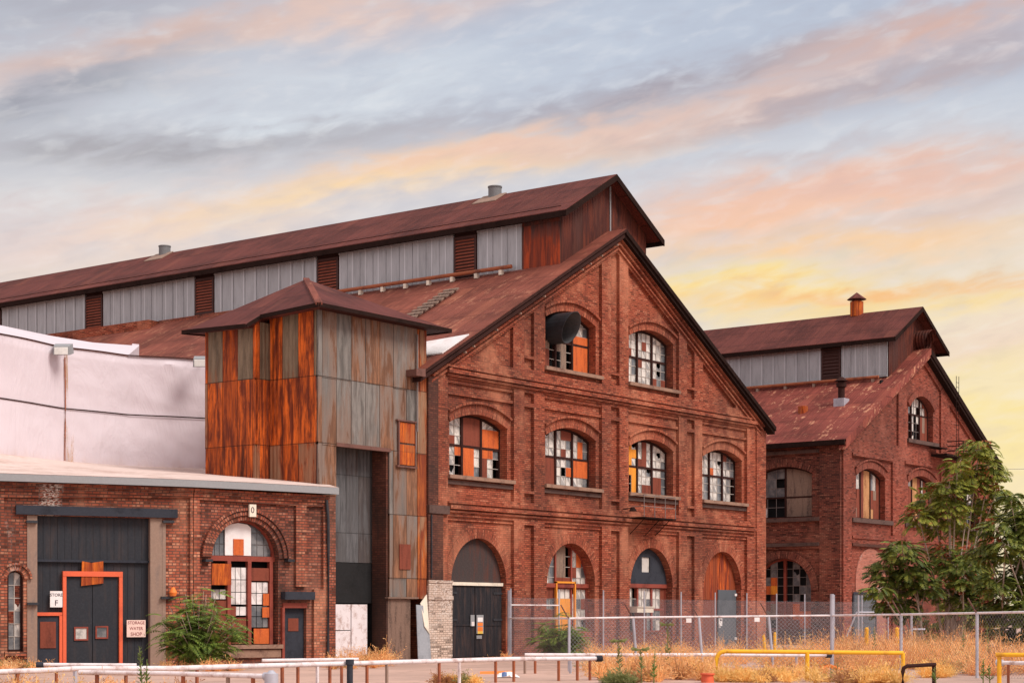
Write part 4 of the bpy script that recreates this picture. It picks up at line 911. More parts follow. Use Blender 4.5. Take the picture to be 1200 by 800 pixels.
# bay B: arched window
b0,b1=ub(247.5),ub(326); zsB=zb(286,653); riB=zb(286,609.5)-zsB; z0B=zb(290,755)
d0_,d1_=ub(331),ub(359); dzt=zb(345,712)
w=MB(); w.slab(WB,[(0,0),(d0_,0),(d0_,dzt),(d1_,dzt),(d1_,0),(LB,0),(LB,ZT),(0,ZT)],[opening(b0,b1,z0B,zsB,riB,18)],-.45,0); obj('window_bay_wall',w,'brick_roundhouse_plain',rh)
tzB=zb(290,588)
w=MB(); w.slab(WB,[(0,0),(ub(232),0),(ub(232),tzB),(ub(345),tzB-.05),(ub(345),zb(345,687)),(ub(357),zb(357,687)),(ub(357),tzB-.05),(ub(377),tzB-.05),(ub(377),zb(377,690)),(ub(366),zb(366,690)),(ub(366),0),(LB,0),(LB,ZT-.01),(0,ZT-.01)],[],.001,.12); obj('bay_border',w,'brick_roundhouse',rh)
w=MB(); w.ring(WB,b0,b1,zsB,riB,.16,.001,.06,20,leg=.0); w.ring(WB,b0-.17,b1+.17,zsB,riB+.17,.14,.001,.13,20); w.ring(WB,b0-.33,b1+.33,zsB,riB+.33,.10,.001,.18,20); obj('arch_hood',w,'brick_roundhouse_plain',rh)
w=MB(); kx=ub(291.5); w.box(WB,kx-.12,kx+.15,zb(291,605.5),zb(291,591),.18,.26); ks=obj('keystone',w,'cream',rh)
text('keystone_mark','0',WB,kx,zb(291,598),.262,.30,'ink',ks)
for x in (241,337): w=MB(); w.box(WB,ub(x)-.14,ub(x)+.14,zb(x,658),zb(x,655),.001,.26); obj('impost',w,'duct_black',rh)
# window itself: red frame
Wd=.3
w=MB(); w.box(WB,b0,b1,zsB-.12,zsB+.06,-Wd-.1,-Wd+.08)
m1=ub(272.5); m2=ub(296.5); m3=ub(322)
for u_ in (m1,m2,m3): w.box(WB,u_-.07,u_+.07,z0B,zsB-.12,-Wd-.1,-Wd+.08)
w.ring(WB,b0+.1,b1-.1,zsB+.06,riB-.12,.09,-Wd-.1,-Wd+.06,18)
wn_=obj('arched_window',w,'frame_red',rh)
pn=MB(); mn=MB(); hz=lambda u: archz(b0+.1,b1-.1,zsB+.06,riB-.12,u)
def cells(u0,u1,z0,z1,nc,nr,kind,clip=False):
    pn.cur=kind
    for c in range(nc):
        for r in range(nr):
            ua_,ub_=u0+(u1-u0)*c/nc,u0+(u1-u0)*(c+1)/nc; za_,zb_=z0+(z1-z0)*r/nr,z0+(z1-z0)*(r+1)/nr
            q=clip_cell(ua_+.012,ub_-.012,za_+.012,zb_-.012,hz) if clip else [(ua_+.012,za_+.012),(ub_-.012,za_+.012),(ub_-.012,zb_-.012),(ua_+.012,zb_-.012)]
            if q: pn.slab(WB,q,[],-Wd-.03,-Wd-.02)
    w_=MB()
wl,wr=ub(268),ub(298.5)
cells(b0+.12,wl,zsB+.06,zsB+riB,3,3,1,True); cells(wr,b1-.12,zsB+.06,zsB+riB,3,3,1,True)
zl=lambda y: zb(285,y)
cells(m1+.08,m2-.08,zl(708),zl(664),3,3,2); cells(m1+.2,m2-.08,zl(721),zl(710),2,1,2)
cells(m2+.09,m3-.08,zl(708),zl(681),3,2,2); cells(m2+.09,m3-.08,zl(735),zl(709),3,2,1)
cells(b0,m1-.08,zl(702),zl(690),3,1,0)
obj('pane',pn,['pane_frosted','pane_glass','pane_white'],wn_)
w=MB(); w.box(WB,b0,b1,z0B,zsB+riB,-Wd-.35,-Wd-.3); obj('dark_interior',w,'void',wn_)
w=MB(); w.slab(WB,[(b0+.1,zsB+.05),(b1-.1,zsB+.05)]+arc(b0+.1,b1-.1,zsB+.05,riB-.12,16)[::-1],[],-Wd-.06,-Wd-.055); obj('sash_backing',w,'muntin_dark',wn_)
def bd(x0,x1,y0,y1,mat,d1=-.26,par=wn_,nm='board'):
    w=MB(); w.box(WB,ub(x0),ub(x1),zb((x0+x1)/2,y1),zb((x0+x1)/2,y0),d1-.03,d1); return obj(nm,w,mat,par)
# white tympanum board with arched top
w=MB(); w.slab(WB,[(wr,zsB+.08),(wl,zsB+.08),(wl,zb(268,617)),(wl+.15,zb(272,614)),((wl+wr)/2,zb(283,612)),(wr-.15,zb(295,614)),(wr,zb(298,618))],[],-Wd,-Wd+.05); obj('board',w,'white_paint',wn_)
bd(277.5,289.5,631,650,'board_orange',-.22)
bd(297.5,320.5,665,680,'board_brown'); bd(313,321,695,709,'board_orange'); bd(312,321,711,723,'board_orange',-.25); bd(302,321,736,754,'board_orange'); bd(276,293,723,754,'board_brown'); bd(275,281,710,722,'board_brown',-.255)
bd(248,270,703,754,'board_brown',-.27); bd(249,272,660,685,'rust_board',-.05,rh,'hanging_plate')
w=MB(); w.box(WB,b0-.1,m3+.25,z0B-.14,z0B,-.3,.18); w.box(WB,b0-.05,m3+.2,z0B-.45,z0B-.18,.001,.10); obj('sill',w,'stone',rh)
w=MB(); w.box(WB,d0_,d1_,dzt,dzt+.18,-.2,.06); obj('door_lintel',w,'frame_red',rh)
w=MB(); w.box(WB,ub(329),ub(364),dzt+.3,dzt+.58,.001,.3); obj('door_canopy',w,'slate_blue',rh)
w=MB(); w.box(WB,d0_+.02,d1_-.02,0,dzt,-.25,-.15); sd_=obj('side_door',w,'slate_blue',rh)
bd(340,352,724,739,'board_brown',-.13,sd_,'door_panel')
w=MB(); w.box(WB,d0_-.08,d0_+.02,0,dzt+.02,-.1,.13); obj('door_post',w,'frame_red',rh)
w=MB(); w.tube([WB.p(ub(379),.2,5.9),WB.p(ub(381),.2,5.2),WB.p(ub(383)-.05,.18,4.3),WB.p(ub(384)-.1,.18,.3)],.055,8); obj('downpipe',w,'duct_black',rh)
# end wall, fascia and roof
WE=Wall((B1.x,B1.y),(0,1)); w=MB(); w.box(Wall((B1.x,B1.y),(WB.n.x*-1,WB.n.y*-1)),0,6,0,ZT,-.0,.1); obj('end_wall',w,'brick_roundhouse_plain',rh)
fas=[WC.p(0,.42,0),WA.p(uL,.42,0)]+[WA.p(LA*k/4,.42+.10*math.sin(math.pi*k/4),0) for k in range(1,4)]+[WA.p(LA-.05,.44,0)]+[WB.p(LB*k/4,.42+.08*math.sin(math.pi*k/4),0) for k in range(1,4)]+[WB.p(LB+.25,.42,0)]
w=MB()
for a,b in zip(fas,fas[1:]):
    dr_=(b-a).normalized(); nn=Vector((-dr_.y,dr_.x,0))*.08
    w.prism([a+Vector((0,0,ZT+.02)),b+Vector((0,0,ZT+.02)),b+Vector((0,0,ZT+.26)),a+Vector((0,0,ZT+.26))],[a+nn+Vector((0,0,ZT+.02)),b+nn+Vector((0,0,ZT+.02)),b+nn+Vector((0,0,ZT+.26)),a+nn+Vector((0,0,ZT+.26))])
obj('fascia',w,'eave_metal',rh)
w=MB()
for a,b in zip(fas,fas[1:]):
    dr_=(b-a).normalized(); nn=Vector((-dr_.y,dr_.x,0)); w.face([a+Vector((0,0,ZT+.03)),b+Vector((0,0,ZT+.03)),b+nn*.6+Vector((0,0,ZT+.03)),a+nn*.6+Vector((0,0,ZT+.03))])
obj('soffit',w,'fascia_dark',rh)
TP=[atD(x,d*.93) for x,d in ((-110,67.5),(-50,70),(0,72),(76,75.7),(150,78),(242,79.5),(330,80))]
w=MB(); n=len(fas)-1
def along(P,s):
    L=[0]
    for a,b in zip(P,P[1:]): L.append(L[-1]+(b-a).length)
    s*=L[-1]
    for i in range(len(P)-1):
        if s<=L[i+1]+1e-9: return P[i].lerp(P[i+1],(s-L[i])/(L[i+1]-L[i]))
    return P[-1]
K=24; M_=6
f2=lambda s,r: (lambda a,b:Vector((a.x+(b.x-a.x)*r,a.y+(b.y-a.y)*r,ZT+.27+(7.74-ZT-.27)*r+.06*math.sin(9*s+5*r)*r*(1-r)*4)))(along(fas,s),along(TP,s))
for i in range(K):
    for j in range(M_): w.face([f2(i/K,j/M_),f2((i+1)/K,j/M_),f2((i+1)/K,(j+1)/M_),f2(i/K,(j+1)/M_)])
obj('roof',w,'roof_membrane',rh,smooth=True)
# ================================================================ WHITE WRAPPED CLERESTORY on the roundhouse roof
ta=thing('tarp_wall',tuple(TP[2])[:2]+(7.7,),'curved raised wall wrapped in wrinkled white tarpaulin standing on the roundhouse roof','tarp wall')
w=MB(); K=90; M_=36; P5=TP[:6]
import mathutils.noise as mnoise
def tp(i,j):
    s=i/K; v_=j/M_; b=along(P5,s); z=7.63+(12.15-7.63)*v_-(.02*math.sin(s*math.pi*4+1)**2)*v_
    nz=mnoise.fractal(Vector((s*7+v_*2.5,v_*1.3-s*2,0)),1.0,2.0,3)*.06+abs(mnoise.noise(Vector((s*6+v_*5,v_*2-s*9,2.2))))*-.06+ mnoise.noise(Vector((s*16-v_*3,v_*3.2+s*7,4)))*.035+.10*math.sin(abs((v_-.47))*3.1)*(1)
    edge=1-max(0,1-abs(v_-.47)*14)
    return b+Vector((-FW.x,-FW.y,0))*(nz*edge*(1 if j<M_-1 else .3))+Vector((0,0,z))
for i in range(K):
    for j in range(M_):
        a,b,c_,d_=tp(i,j),tp(i+1,j),tp(i+1,j+1),tp(i,j+1); sL=i/K*20
        w.face([a,b,c_,d_],[(i/K*20,a.z),((i+1)/K*20,b.z),((i+1)/K*20,c_.z),(i/K*20,d_.z)])
obj('tarpaulin',w,'tarp',ta,smooth=True)
w=MB(); 
for i in range(K):
    a,b=tp(i,17),tp(i+1,17); off=Vector((-FW.x,-FW.y,0))*.07; w.face([a+off,b+off,b+off+Vector((0,0,.05)),a+off+Vector((0,0,.05))])
    a,b=tp(i,36),tp(i+1,36); w.face([a+off,b+off,b+off*.2+Vector((0,0,.06)),a+off*.2+Vector((0,0,.06))])
obj('seam',w,'frame_dark',ta)
bk=[atD(x,d*.93) for x,d in ((-110,73.5),(-50,76),(0,78),(60,81),(110,83),(163,84))]
w=MB()
for k in range(30):
    s0,s1=k/30,(k+1)/30
    A_,B_=along(TP[:5],s0)+Vector((0,0,12.17)),along(TP[:5],s1)+Vector((0,0,12.17)); C_,D2=along(bk,s1)+Vector((0,0,13.38)),along(bk,s0)+Vector((0,0,13.38))
    w.face([A_,B_,C_,D2])
a=along(bk,1); w.prism([a+Vector((0,0,11.3)),a+Vector((.3,.4,11.3)),a+Vector((.3,.4,13.45)),a+Vector((0,0,13.45))],[a+Vector((-.3,.1,11.3)),a+Vector((0,.5,11.3)),a+Vector((0,.5,13.45)),a+Vector((-.3,.1,13.45))])
w.face([along(TP[:5],1)+Vector((0,0,12.17)),a+Vector((0,0,11.5)),a+Vector((0,0,13.38))])
obj('tarp_roof',w,'tarp',ta)
w=MB(); e=along(P5,1); w.prism([e+Vector((0,0,7.6)),e+Vector((.12,.02,7.6)),e+Vector((.12,.02,12.2)),e+Vector((0,0,12.2))],[e+Vector((0,2,7.6)),e+Vector((.12,2,7.6)),e+Vector((.12,2,12.2)),e+Vector((0,2,12.2))]); obj('end_post',w,'frame_dark',ta)
# lamps on the tarp wall
for x,y,D,lb in ((75,413,70.2,'white floodlight on the tarp wall above the vertical rust stain'),(237.5,427,73.4,'grey floodlight at the right end of the tarp wall beside the tower')):
    p=atD(x,D-.45,zD(y,D)); L=thing('floodlight',p,lb,'lamp','floodlights on the tarp wall')
    w=MB(); pb=[p+Vector((0,0,0)),]; fwd=Vector((-FW.x,-FW.y,0)); rt=Vector((RT.x,RT.y,0)); up=Vector((0,0,1))
    def Q(a,b,c): return p+rt*a+fwd*b+up*c
    w.prism([Q(-.38,0,-.1),Q(.38,0,-.1),Q(.34,0,.28),Q(-.34,0,.28)],[Q(-.32,.42,-.22),Q(.32,.42,-.22),Q(.3,.42,.12),Q(-.3,.42,.12)]); obj('housing',w,'eave_metal',L)
    w=MB(); w.prism([Q(-.26,.43,-.18),Q(.26,.43,-.18),Q(.26,.43,.08),Q(-.26,.43,.08)],[Q(-.26,.46,-.2),Q(.26,.46,-.2),Q(.26,.46,.06),Q(-.26,.46,.06)]); obj('lens',w,'lamp_glass',L)
    w=MB(); w.tube([Q(0,0,.1),Q(0,-.35,.25),Q(0,-.7,.3)],.03,6); obj('arm',w,'galv_pipe',L)
m,t=newmat('rust_stain'); p=pos(t); n=t.noise(p,1.0,5,.7,sc=(3,3,.6)); b=finish(t,(.50,.30,.16),.9,spec=.1); t.put(b.inputs['Alpha'],t.ramp(n,.40,.62,.0,.75))
w=MB(); iS=next(i for i in range(K) if (along(P5,i/K).dot(RT.to_3d())/along(P5,i/K).dot(FW.to_3d()))*FOC+600>73.5)
for j in range(0,34):
    if j<17: dx0,dx1=-.12,.38
    else: dx0,dx1=.0,.14
    a,b=tp(iS,j)+Vector((-FW.x,-FW.y,0))*.03,tp(iS,j+1)+Vector((-FW.x,-FW.y,0))*.03; r3=Vector((RT.x,RT.y,0))
    w.face([a+r3*dx0,a+r3*dx1,b+r3*dx1,b+r3*dx0])
obj('rust_streak',w,'rust_stain',ta)
w=MB(); w.tube([tp(iS,j)+Vector((-FW.x,-FW.y,0))*.06+Vector((RT.x,RT.y,0))*.04 for j in range(1,34,4)],.022,6); obj('conduit',w,'rust_post',ta)
# ================================================================ SIGNS
def sign(x0,x1,y0,y1,W,d,mat,label,lines,ink,sx=1.0,th=.03,size=.2):
    U,Z=W.u_at,W.z_at; a,b=U(x0),U(x1); z0,z1=Z((x0+x1)/2,y1),Z((x0+x1)/2,y0); c=W.p((a+b)/2,d,z0)
    s=thing('sign',c,label,'sign'); w=MB(); w.box(W,a,b,z0,z1,d,d+th); obj('board',w,mat,s)
    n=len(lines)
    for i,(tx,sz) in enumerate(lines): text('lettering',tx,W,(a+b)/2,z1-(z1-z0)*(i+.5)/n,d+th+.004,sz,ink,s,sx)
    return s
sign(59.5,74,692,711,WA,-.13,'white_paint','small white sign lettered STORE F on the dark gate',[('STORE',.14),('F',.26)],'ink')
sign(149.5,171.5,726,746,WA,-.13,'pink_sign','square pinkish sign with three lines of red lettering right of the red door frame',[('STORAGE',.145),('WATER',.15),('SHOP',.17)],'ink_red',sx=.9)
def small(name,x0,x1,y0,y1,W,d0,d1,mat,label,cat,group=None,bits=()):
    U,Z=W.u_at,W.z_at; w=MB(); xm=(x0+x1)/2; w.box(W,U(x0),U(x1),Z(xm,y1),Z(xm,y0),d0,d1)
    mats=[mat]
    for i,(a,b,c,d_,mt) in enumerate(bits): mats.append(mt); w.cur=i+1; w.box(W,U(a),U(b),Z(xm,d_),Z(xm,c),d1+.001,d1+.01)
    return tag(obj(name,w,mats),label,cat,group)
small('notice',555,559.5,720,733,WF,-.17,-.15,'eave_metal','grey notice on the left leaf of the black double doors','notice','notices on the doors',((556,559,728,733,'white_paint'),))
small('notice',562,570,720,742,WF,-.17,-.15,'eave_metal','tall orange and white warning notice on the right leaf of the black double doors','notice','notices on the doors',((563,569,723,728,'white_paint'),(563,569,729,733,'hazard_orange'),(563,569,734,739,'hazard_orange'),(563,569,739,742,'hazard_yellow')))
small('notice',562,568,744,748,WF,-.17,-.15,'eave_metal','tiny pale notice low on the right leaf of the black double doors','notice','notices on the doors')
small('notice',847,851,724,733,WF,-.24,-.22,'white_paint','small white notice on the grey steel door','notice','notices on the doors',((848,850,725,727,'ink'),))
# lantern-like orange lamp on the roundhouse wall
w=MB(); c=WA.p(ua(201),.2,za(201,698)); w.cone((c.x,c.y),.1,.14,c.z,c.z+.12,12); w.cone((c.x,c.y),.14,.05,c.z+.12,c.z+.3,12); tag(obj('warning_light',w,'hazard_orange',smooth=True),'small round orange warning light on the brick pier right of the gate','light')
# leaning grey sheet between tower and corner pier
w=MB(); w.prism([Vector((53.98,45.2,0)),Vector((54.78,45.2,0)),Vector((54.78,45.4,2.1)),Vector((54.1,45.4,2.15))],[Vector((53.98,45.17,0)),Vector((54.78,45.17,0)),Vector((54.78,45.37,2.1)),Vector((54.1,45.37,2.15))]); tag(obj('metal_sheet',w,'grey_sheet'),'grey metal sheet leaning between the tower foot and the whitewashed pier','sheet')
w=MB(); w.prism([Vector((54.45,45.27,1.3)),Vector((54.76,45.27,1.0)),Vector((54.76,45.42,2.55)),Vector((54.38,45.42,2.2))],[Vector((54.45,45.24,1.3)),Vector((54.76,45.24,1.0)),Vector((54.76,45.39,2.55)),Vector((54.38,45.39,2.2))]); tag(obj('torn_board',w,'cream'),'torn cream coloured board behind the leaning grey sheet','board')
# ================================================================ FENCES
def ribbon(w,a,b,wd,n):
    d=(b-a).normalized(); s=d.cross(n).normalized()*wd*.5; w.face([a-s,b-s,b+s,a+s])
def mesh_panel(a,b,z0,z1,parent,pitch=.085,wd=.0035):
    w=MB(); t=(b-a); L=t.length; t=t/L; n=Vector((t.y,-t.x,0)); H=z1-z0
    k=-int(H/pitch)-1
    while k*pitch<L:
        for sg in (1,-1):
            s0=k*pitch; s1=s0+H
            c0,c1=max(0,s0),min(L,s1)
            if c1>c0+.01:
                h0,h1=(c0-s0),(c1-s0)
                if sg<0: h0,h1=H-h0,H-h1
                ribbon(w,a+t*c0+Vector((0,0,z0+h0)),a+t*c1+Vector((0,0,z0+h1)),wd,n)
        k+=1
    return obj('wire_mesh',w,'wire',parent)
P=[(597,73.2,1.61),(667,56,1.64),(743,57,1.67),(820,57.5,1.69),(902,58,1.71),(975,58,1.73),(1056,54,1.76),(1145,50,1.80),(1245,46.5,1.84)]
nf=thing('chain_link_fence',atD(820,57.5),'nearer chain link fence with pale top rail and bent arms on its posts','fence')
pts=[atD(x,D) for x,D,z in P]
for i,(x,D,z) in enumerate(P):
    w=MB(); tall={0:2.75,5:2.42}.get(i); b=pts[i]
    rr=.085 if i==0 else (.065 if i==5 else .045)
    lean={2:.10,3:.10,4:.12,6:.0}.get(i,0)
    r3=Vector((RT.x,RT.y,0))
    w.tube([b+r3*lean,b-r3*lean*.3+Vector((0,0,tall or z))],rr,10); po=obj('fence_post',w,'galv_pipe',nf,smooth=True)
    if not tall:
        w=MB(); w.tube([b-r3*lean*.3+Vector((0,0,z)),b+Vector((0,0,z+.06))-r3*(.06+lean*.3),b-r3*(.26+lean*.3)+Vector((0,0,z+.42))],.022,6); obj('arm',w,'fascia_wood',po)
for i in range(len(P)-1):
    w=MB(); w.tube([pts[i]+Vector((0,0,P[i][2])),pts[i+1]+Vector((0,0,P[i+1][2]))],.032,8); obj('top_rail',w,'pipe_white',nf,smooth=True)
    mesh_panel(pts[i],pts[i+1],.05,min(P[i][2],P[i+1][2])-.02,nf,pitch=.13,wd=.007)
tf=thing('chain_link_fence',(71,44,0),'tall thin chain link fence standing close against the brick front, behind the nearer fence','fence')
TF=[58.4,61.78,65.1,68.38,71.52,74.61,77.64,80.66,83.67,87.0,90.3,93.6]
for X in TF:
    w=MB(); w.tube([(X,44,0),(X,44,2.82)],.035,8); obj('fence_post',w,'galv_pipe',tf,smooth=True)
for a,b in zip(TF,TF[1:]):
    mesh_panel(Vector((a,44,0)),Vector((b,44,0)),.05,2.45,tf,pitch=.09,wd=.006)
w=MB(); w.tube([(58.4,44,2.15),(61.78,44,2.15)],.03,6); obj('gate_rail',w,'pipe_white',tf)
for x,D in ((806,60),(889,60)):
    pass
small('tag',804,810,724,729,Wall(atD(743,56.6).to_2d(),(atD(902,57.7)-atD(743,56.6)).to_2d()),0,.02,'white_paint','small white tag wired to the nearer fence in front of the narrow pilaster','tag','tags on the fence')
small('tag',884,890,723,728,Wall(atD(743,56.6).to_2d(),(atD(902,57.7)-atD(743,56.6)).to_2d()),0,.02,'white_paint','small white tag wired to the nearer fence in front of the corner pier','tag','tags on the fence')
# ================================================================ PIPE RAILS
def pipe_rail(label,path,r,mat,legs,capends=(False,False),name='pipe_rail'):
    """path: (px x, distance, height)"""
    V=[atD(x,D,z) for x,D,z in path]; T_=thing(name,(V[0].x,V[0].y,0),label,'pipe rail'); w=MB(); w.tube(V,r,10); obj('pipe',w,mat,T_,smooth=True)
    for e,c in zip((0,-1),capends):
        if c:
            w=MB(); q=V[e]; q2=V[1] if e==0 else V[-2]; dr=(q2-q).normalized(); w.tube([q-dr*.05,q+dr*.12],r*1.55,10); obj('end_cap',w,'slate_blue' if c is True else c,T_,smooth=True)
    xs=[p[0] for p in path]
    for x,mt in legs:
        i=max(k for k in range(len(xs)-1) if xs[k]<=x); s=(x-xs[i])/(xs[i+1]-xs[i]); q=V[i].lerp(V[i+1],s)
        w=MB(); w.wbox(q.x-.028,q.x+.028,q.y-.028,q.y+.028,0,q.z-r*.8); obj('leg',w,mt,T_)
    return T_
pipe_rail('thick white pipe rail on rusty legs running the length of the foreground',[(-60,34.5,.62),(0,35.8,.62),(45,36.6,.62),(90,38.4,.61),(200,39.2,.59),(300,40.8,.6),(400,42.6,.6),(500,44.8,.6),(600,47.2,.6),(703,48.5,.58)],.058,'pipe_white',[(20,'rust_post'),(88,'galv_pipe'),(147,'rust_post'),(230,'rust_post'),(330,'rust_post'),(348,'rust_post'),(371,'pipe_white'),(386,'rust_post'),(429,'rust_post'),(452,'jamb'),(514,'rust_post'),(537,'pipe_white'),(580,'rust_post'),(602,'rust_post'),(654,'rust_post'),(676,'rust_post'),(691,'rust_post')],(False,True))
pipe_rail('thin white pipe with a blue end just above the thick rail at the far left',[(45,42.5,.58),(160,42.8,.56)],.045,'pipe_white',[(66,'rust_post'),(87,'pipe_white')],(True,False))
pipe_rail('white pipe joining behind the thick rail in front of the small side door',[(307,45.5,.60),(420,46.4,.61)],.045,'pipe_white',[(330,'rust_post'),(400,'rust_post')],(False,False))
pipe_rail('lowest white pipe ending in a fat grey valve at the left foreground',[(93,35.5,.62),(200,34.8,.62),(316,33.8,.60)],.05,'pipe_white',[(114,'rust_post'),(215,'rust_post'),(297,'rust_post'),(268,'jamb')],(False,'galv_pipe'))
pipe_rail('far white pipe running behind the yellow rail to the tall fence post',[(615,53.8,.56),(740,54.5,.54),(857,55,.54),(905,56,.50),(972,56.8,.48)],.055,'pipe_white',[(615,'jamb'),(627,'rust_post'),(668,'galv_pipe'),(676,'rust_post'),(762,'rust_post'),(734,'galv_pipe'),(933,'galv_pipe'),(944,'galv_pipe')],(False,True))
pipe_rail('short white pipe behind the yellow barrier at the right edge',[(1170,46.5,.52),(1290,45,.52)],.055,'pipe_white',[(1182,'rust_post'),(1240,'rust_post')],('galv_pipe',False))
w=MB(); p=atD(318,33.6); w.cone((p.x,p.y),.13,.13,.25,.66,14); w.cone((p.x,p.y),.17,.17,.2,.27,14); w.cone((p.x,p.y),.07,.07,0,.2,10); w.cone((p.x,p.y),.1,.04,.66,.72,12); tag(obj('valve',w,'galv_pipe',smooth=True),'squat grey cylindrical valve at the end of the lowest white pipe','valve')
w=MB(); p=atD(410,42.6); w.cone((p.x,p.y),.075,.075,0,.68,12); w.cone((p.x,p.y),.1,.1,.58,.7,12); tag(obj('capped_post',w,'slate_blue',smooth=True),'stout blue grey capped post on the thick white rail','post')
def bent(label,name,cat,pts,r,mat,extra=()):
    T_=thing(name,(pts[0].x,pts[0].y,0),label,cat); w=MB(); w.tube(pts,r,10); obj('rail',w,mat,T_,smooth=True)
    for e,mt in extra: w=MB(); w.tube([Vector((e.x,e.y,0)),e],r*1.0,10); obj('leg',w,mt,T_,smooth=True)
    return T_
a=atD(840,47.6,0); b=atD(840,47.6,.62); c=atD(841.5,47.6,.70); c2=atD(845,47.6,.765); e=atD(850,47.6,.79); f=atD(1058,49.0,.72)
bent('long yellow pipe barrier with a curved left end standing in dry weeds','pipe_barrier','barrier',[a,b,c,c2,e,f],.058,'yellow',((atD(946,48.2,.74),'yellow'),(f,'yellow')))
f=atD(1171,45,.76); bent('yellow pipe barrier cut by the right edge of the view','pipe_barrier','barrier',[atD(1167,45,.76),atD(1290,44,.76)],.055,'yellow',((f,'yellow'),(atD(1250,44.3,.76),'yellow')))
a=atD(1058,45.2); bent('low black bent pipe hoop right of the long yellow barrier','pipe_hoop','pipe hoop',[a,a+Vector((0,0,.33)),atD(1059,45.2,.42),atD(1063,45.2,.47),atD(1096,45.6,.50)],.05,'frame_dark',((atD(1094.5,45.6,.49),'frame_dark'),))
# bollards
for x,D,y,lb,ln in ((908,62,742,'straight yellow post behind the nearer fence',0),(898,62,745,'slightly leaning yellow post left of the straight one',-.09),(1015.5,66,736,'yellow bollard in front of the roller door',0),(1051,66,736,'yellow bollard near the right edge of the brick arch',0)):
    p=atD(x,D); w=MB(); h=zD(y,D); w.tube([p,p+Vector((RT.x,RT.y,0))*ln+Vector((0,0,h))],.075 if D>63 else .05,12); w.tube([p+Vector((RT.x,RT.y,0))*ln+Vector((0,0,h)),p+Vector((RT.x,RT.y,0))*ln+Vector((0,0,h+.05))],.07 if D>63 else .045,12,r1=.03); tag(obj('bollard',w,'yellow',smooth=True),lb,'bollard','yellow bollards')
gp=thing('gate_frame',atD(985,70),'grey pipe gate frame with a diagonal brace in front of the roller door','gate')
w=MB(); w.tube([atD(992,70,.9),atD(1004,70,zD(717,70))],.035,8); w.tube([atD(1004,70,zD(717,70)),atD(1024,70.5,zD(717,70))],.035,8); obj('brace',w,'galv_pipe',gp)
w=MB(); w.tube([atD(1006,70,0),atD(1006,70,zD(697,70))],.035,8); w.tube([atD(1068,70,0),atD(1068,70,zD(718,70))],.05,8); w.tube([atD(1070,70,zD(737,70)),atD(1084,70,zD(737,70))],.04,8); obj('upright',w,'galv_pipe',gp)
# debris
p=atD(594,50.5,0); r3=Vector((RT.x,RT.y,0)); f3=Vector((FW.x,FW.y,0))
w=MB(); K2=10
for i in range(K2):
    for j in range(6):
        def h(i,j): s=i/K2-.5; v_=j/6-.5; return p+r3*(s*.72)+f3*(v_*.5)+Vector((0,0,max(.01,.17*(1-4*s*s)*(1-3*v_*v_)+.05*mnoise.noise(Vector((i*.9,j*.9,1))))))
        w.cur=1 if (i in(3,4) and j<3) else 0; w.face([h(i,j),h(i+1,j),h(i+1,j+1),h(i,j+1)])
tag(obj('crumpled_sheet',w,['white_paint','blue_plastic']),'crumpled white and blue plastic sheet on the asphalt behind the thick rail','debris')
w=MB(); q=atD(590,53.5,.0); w.prism([q-r3*.7,q+r3*.3,q+r3*.3+f3*.2+Vector((0,0,.09)),q-r3*.7+f3*.2+Vector((0,0,.07))],[q-r3*.7+f3*.06,q+r3*.3+f3*.06,q+r3*.3+f3*.26+Vector((0,0,.09)),q-r3*.7+f3*.26+Vector((0,0,.07))]); tag(obj('plank',w,'hazard_orange'),'orange painted plank lying behind the crumpled white sheet','plank')
w=MB(); q=atD(973,56.6,0)
for a_ in range(5): th=a_*1.26; e=Vector((math.cos(th),math.sin(th),0))*.42; w.tube([q+Vector((0,0,.16)),q+e+Vector((0,0,.02+.1*(a_%2)))],.05,6)
tag(obj('orange_scrap',w,'hazard_orange'),'splayed orange plastic scraps at the foot of the tall fence post','debris')
w=MB(); q=atD(829,46.8,0); w.cone((q.x,q.y),.17,.15,0.0,.22,12); w.cone((q.x,q.y),.19,.19,.2,.24,12); tag(obj('red_bucket',w,'red_frame',smooth=True),'small red bucket among the dry weeds','bucket')
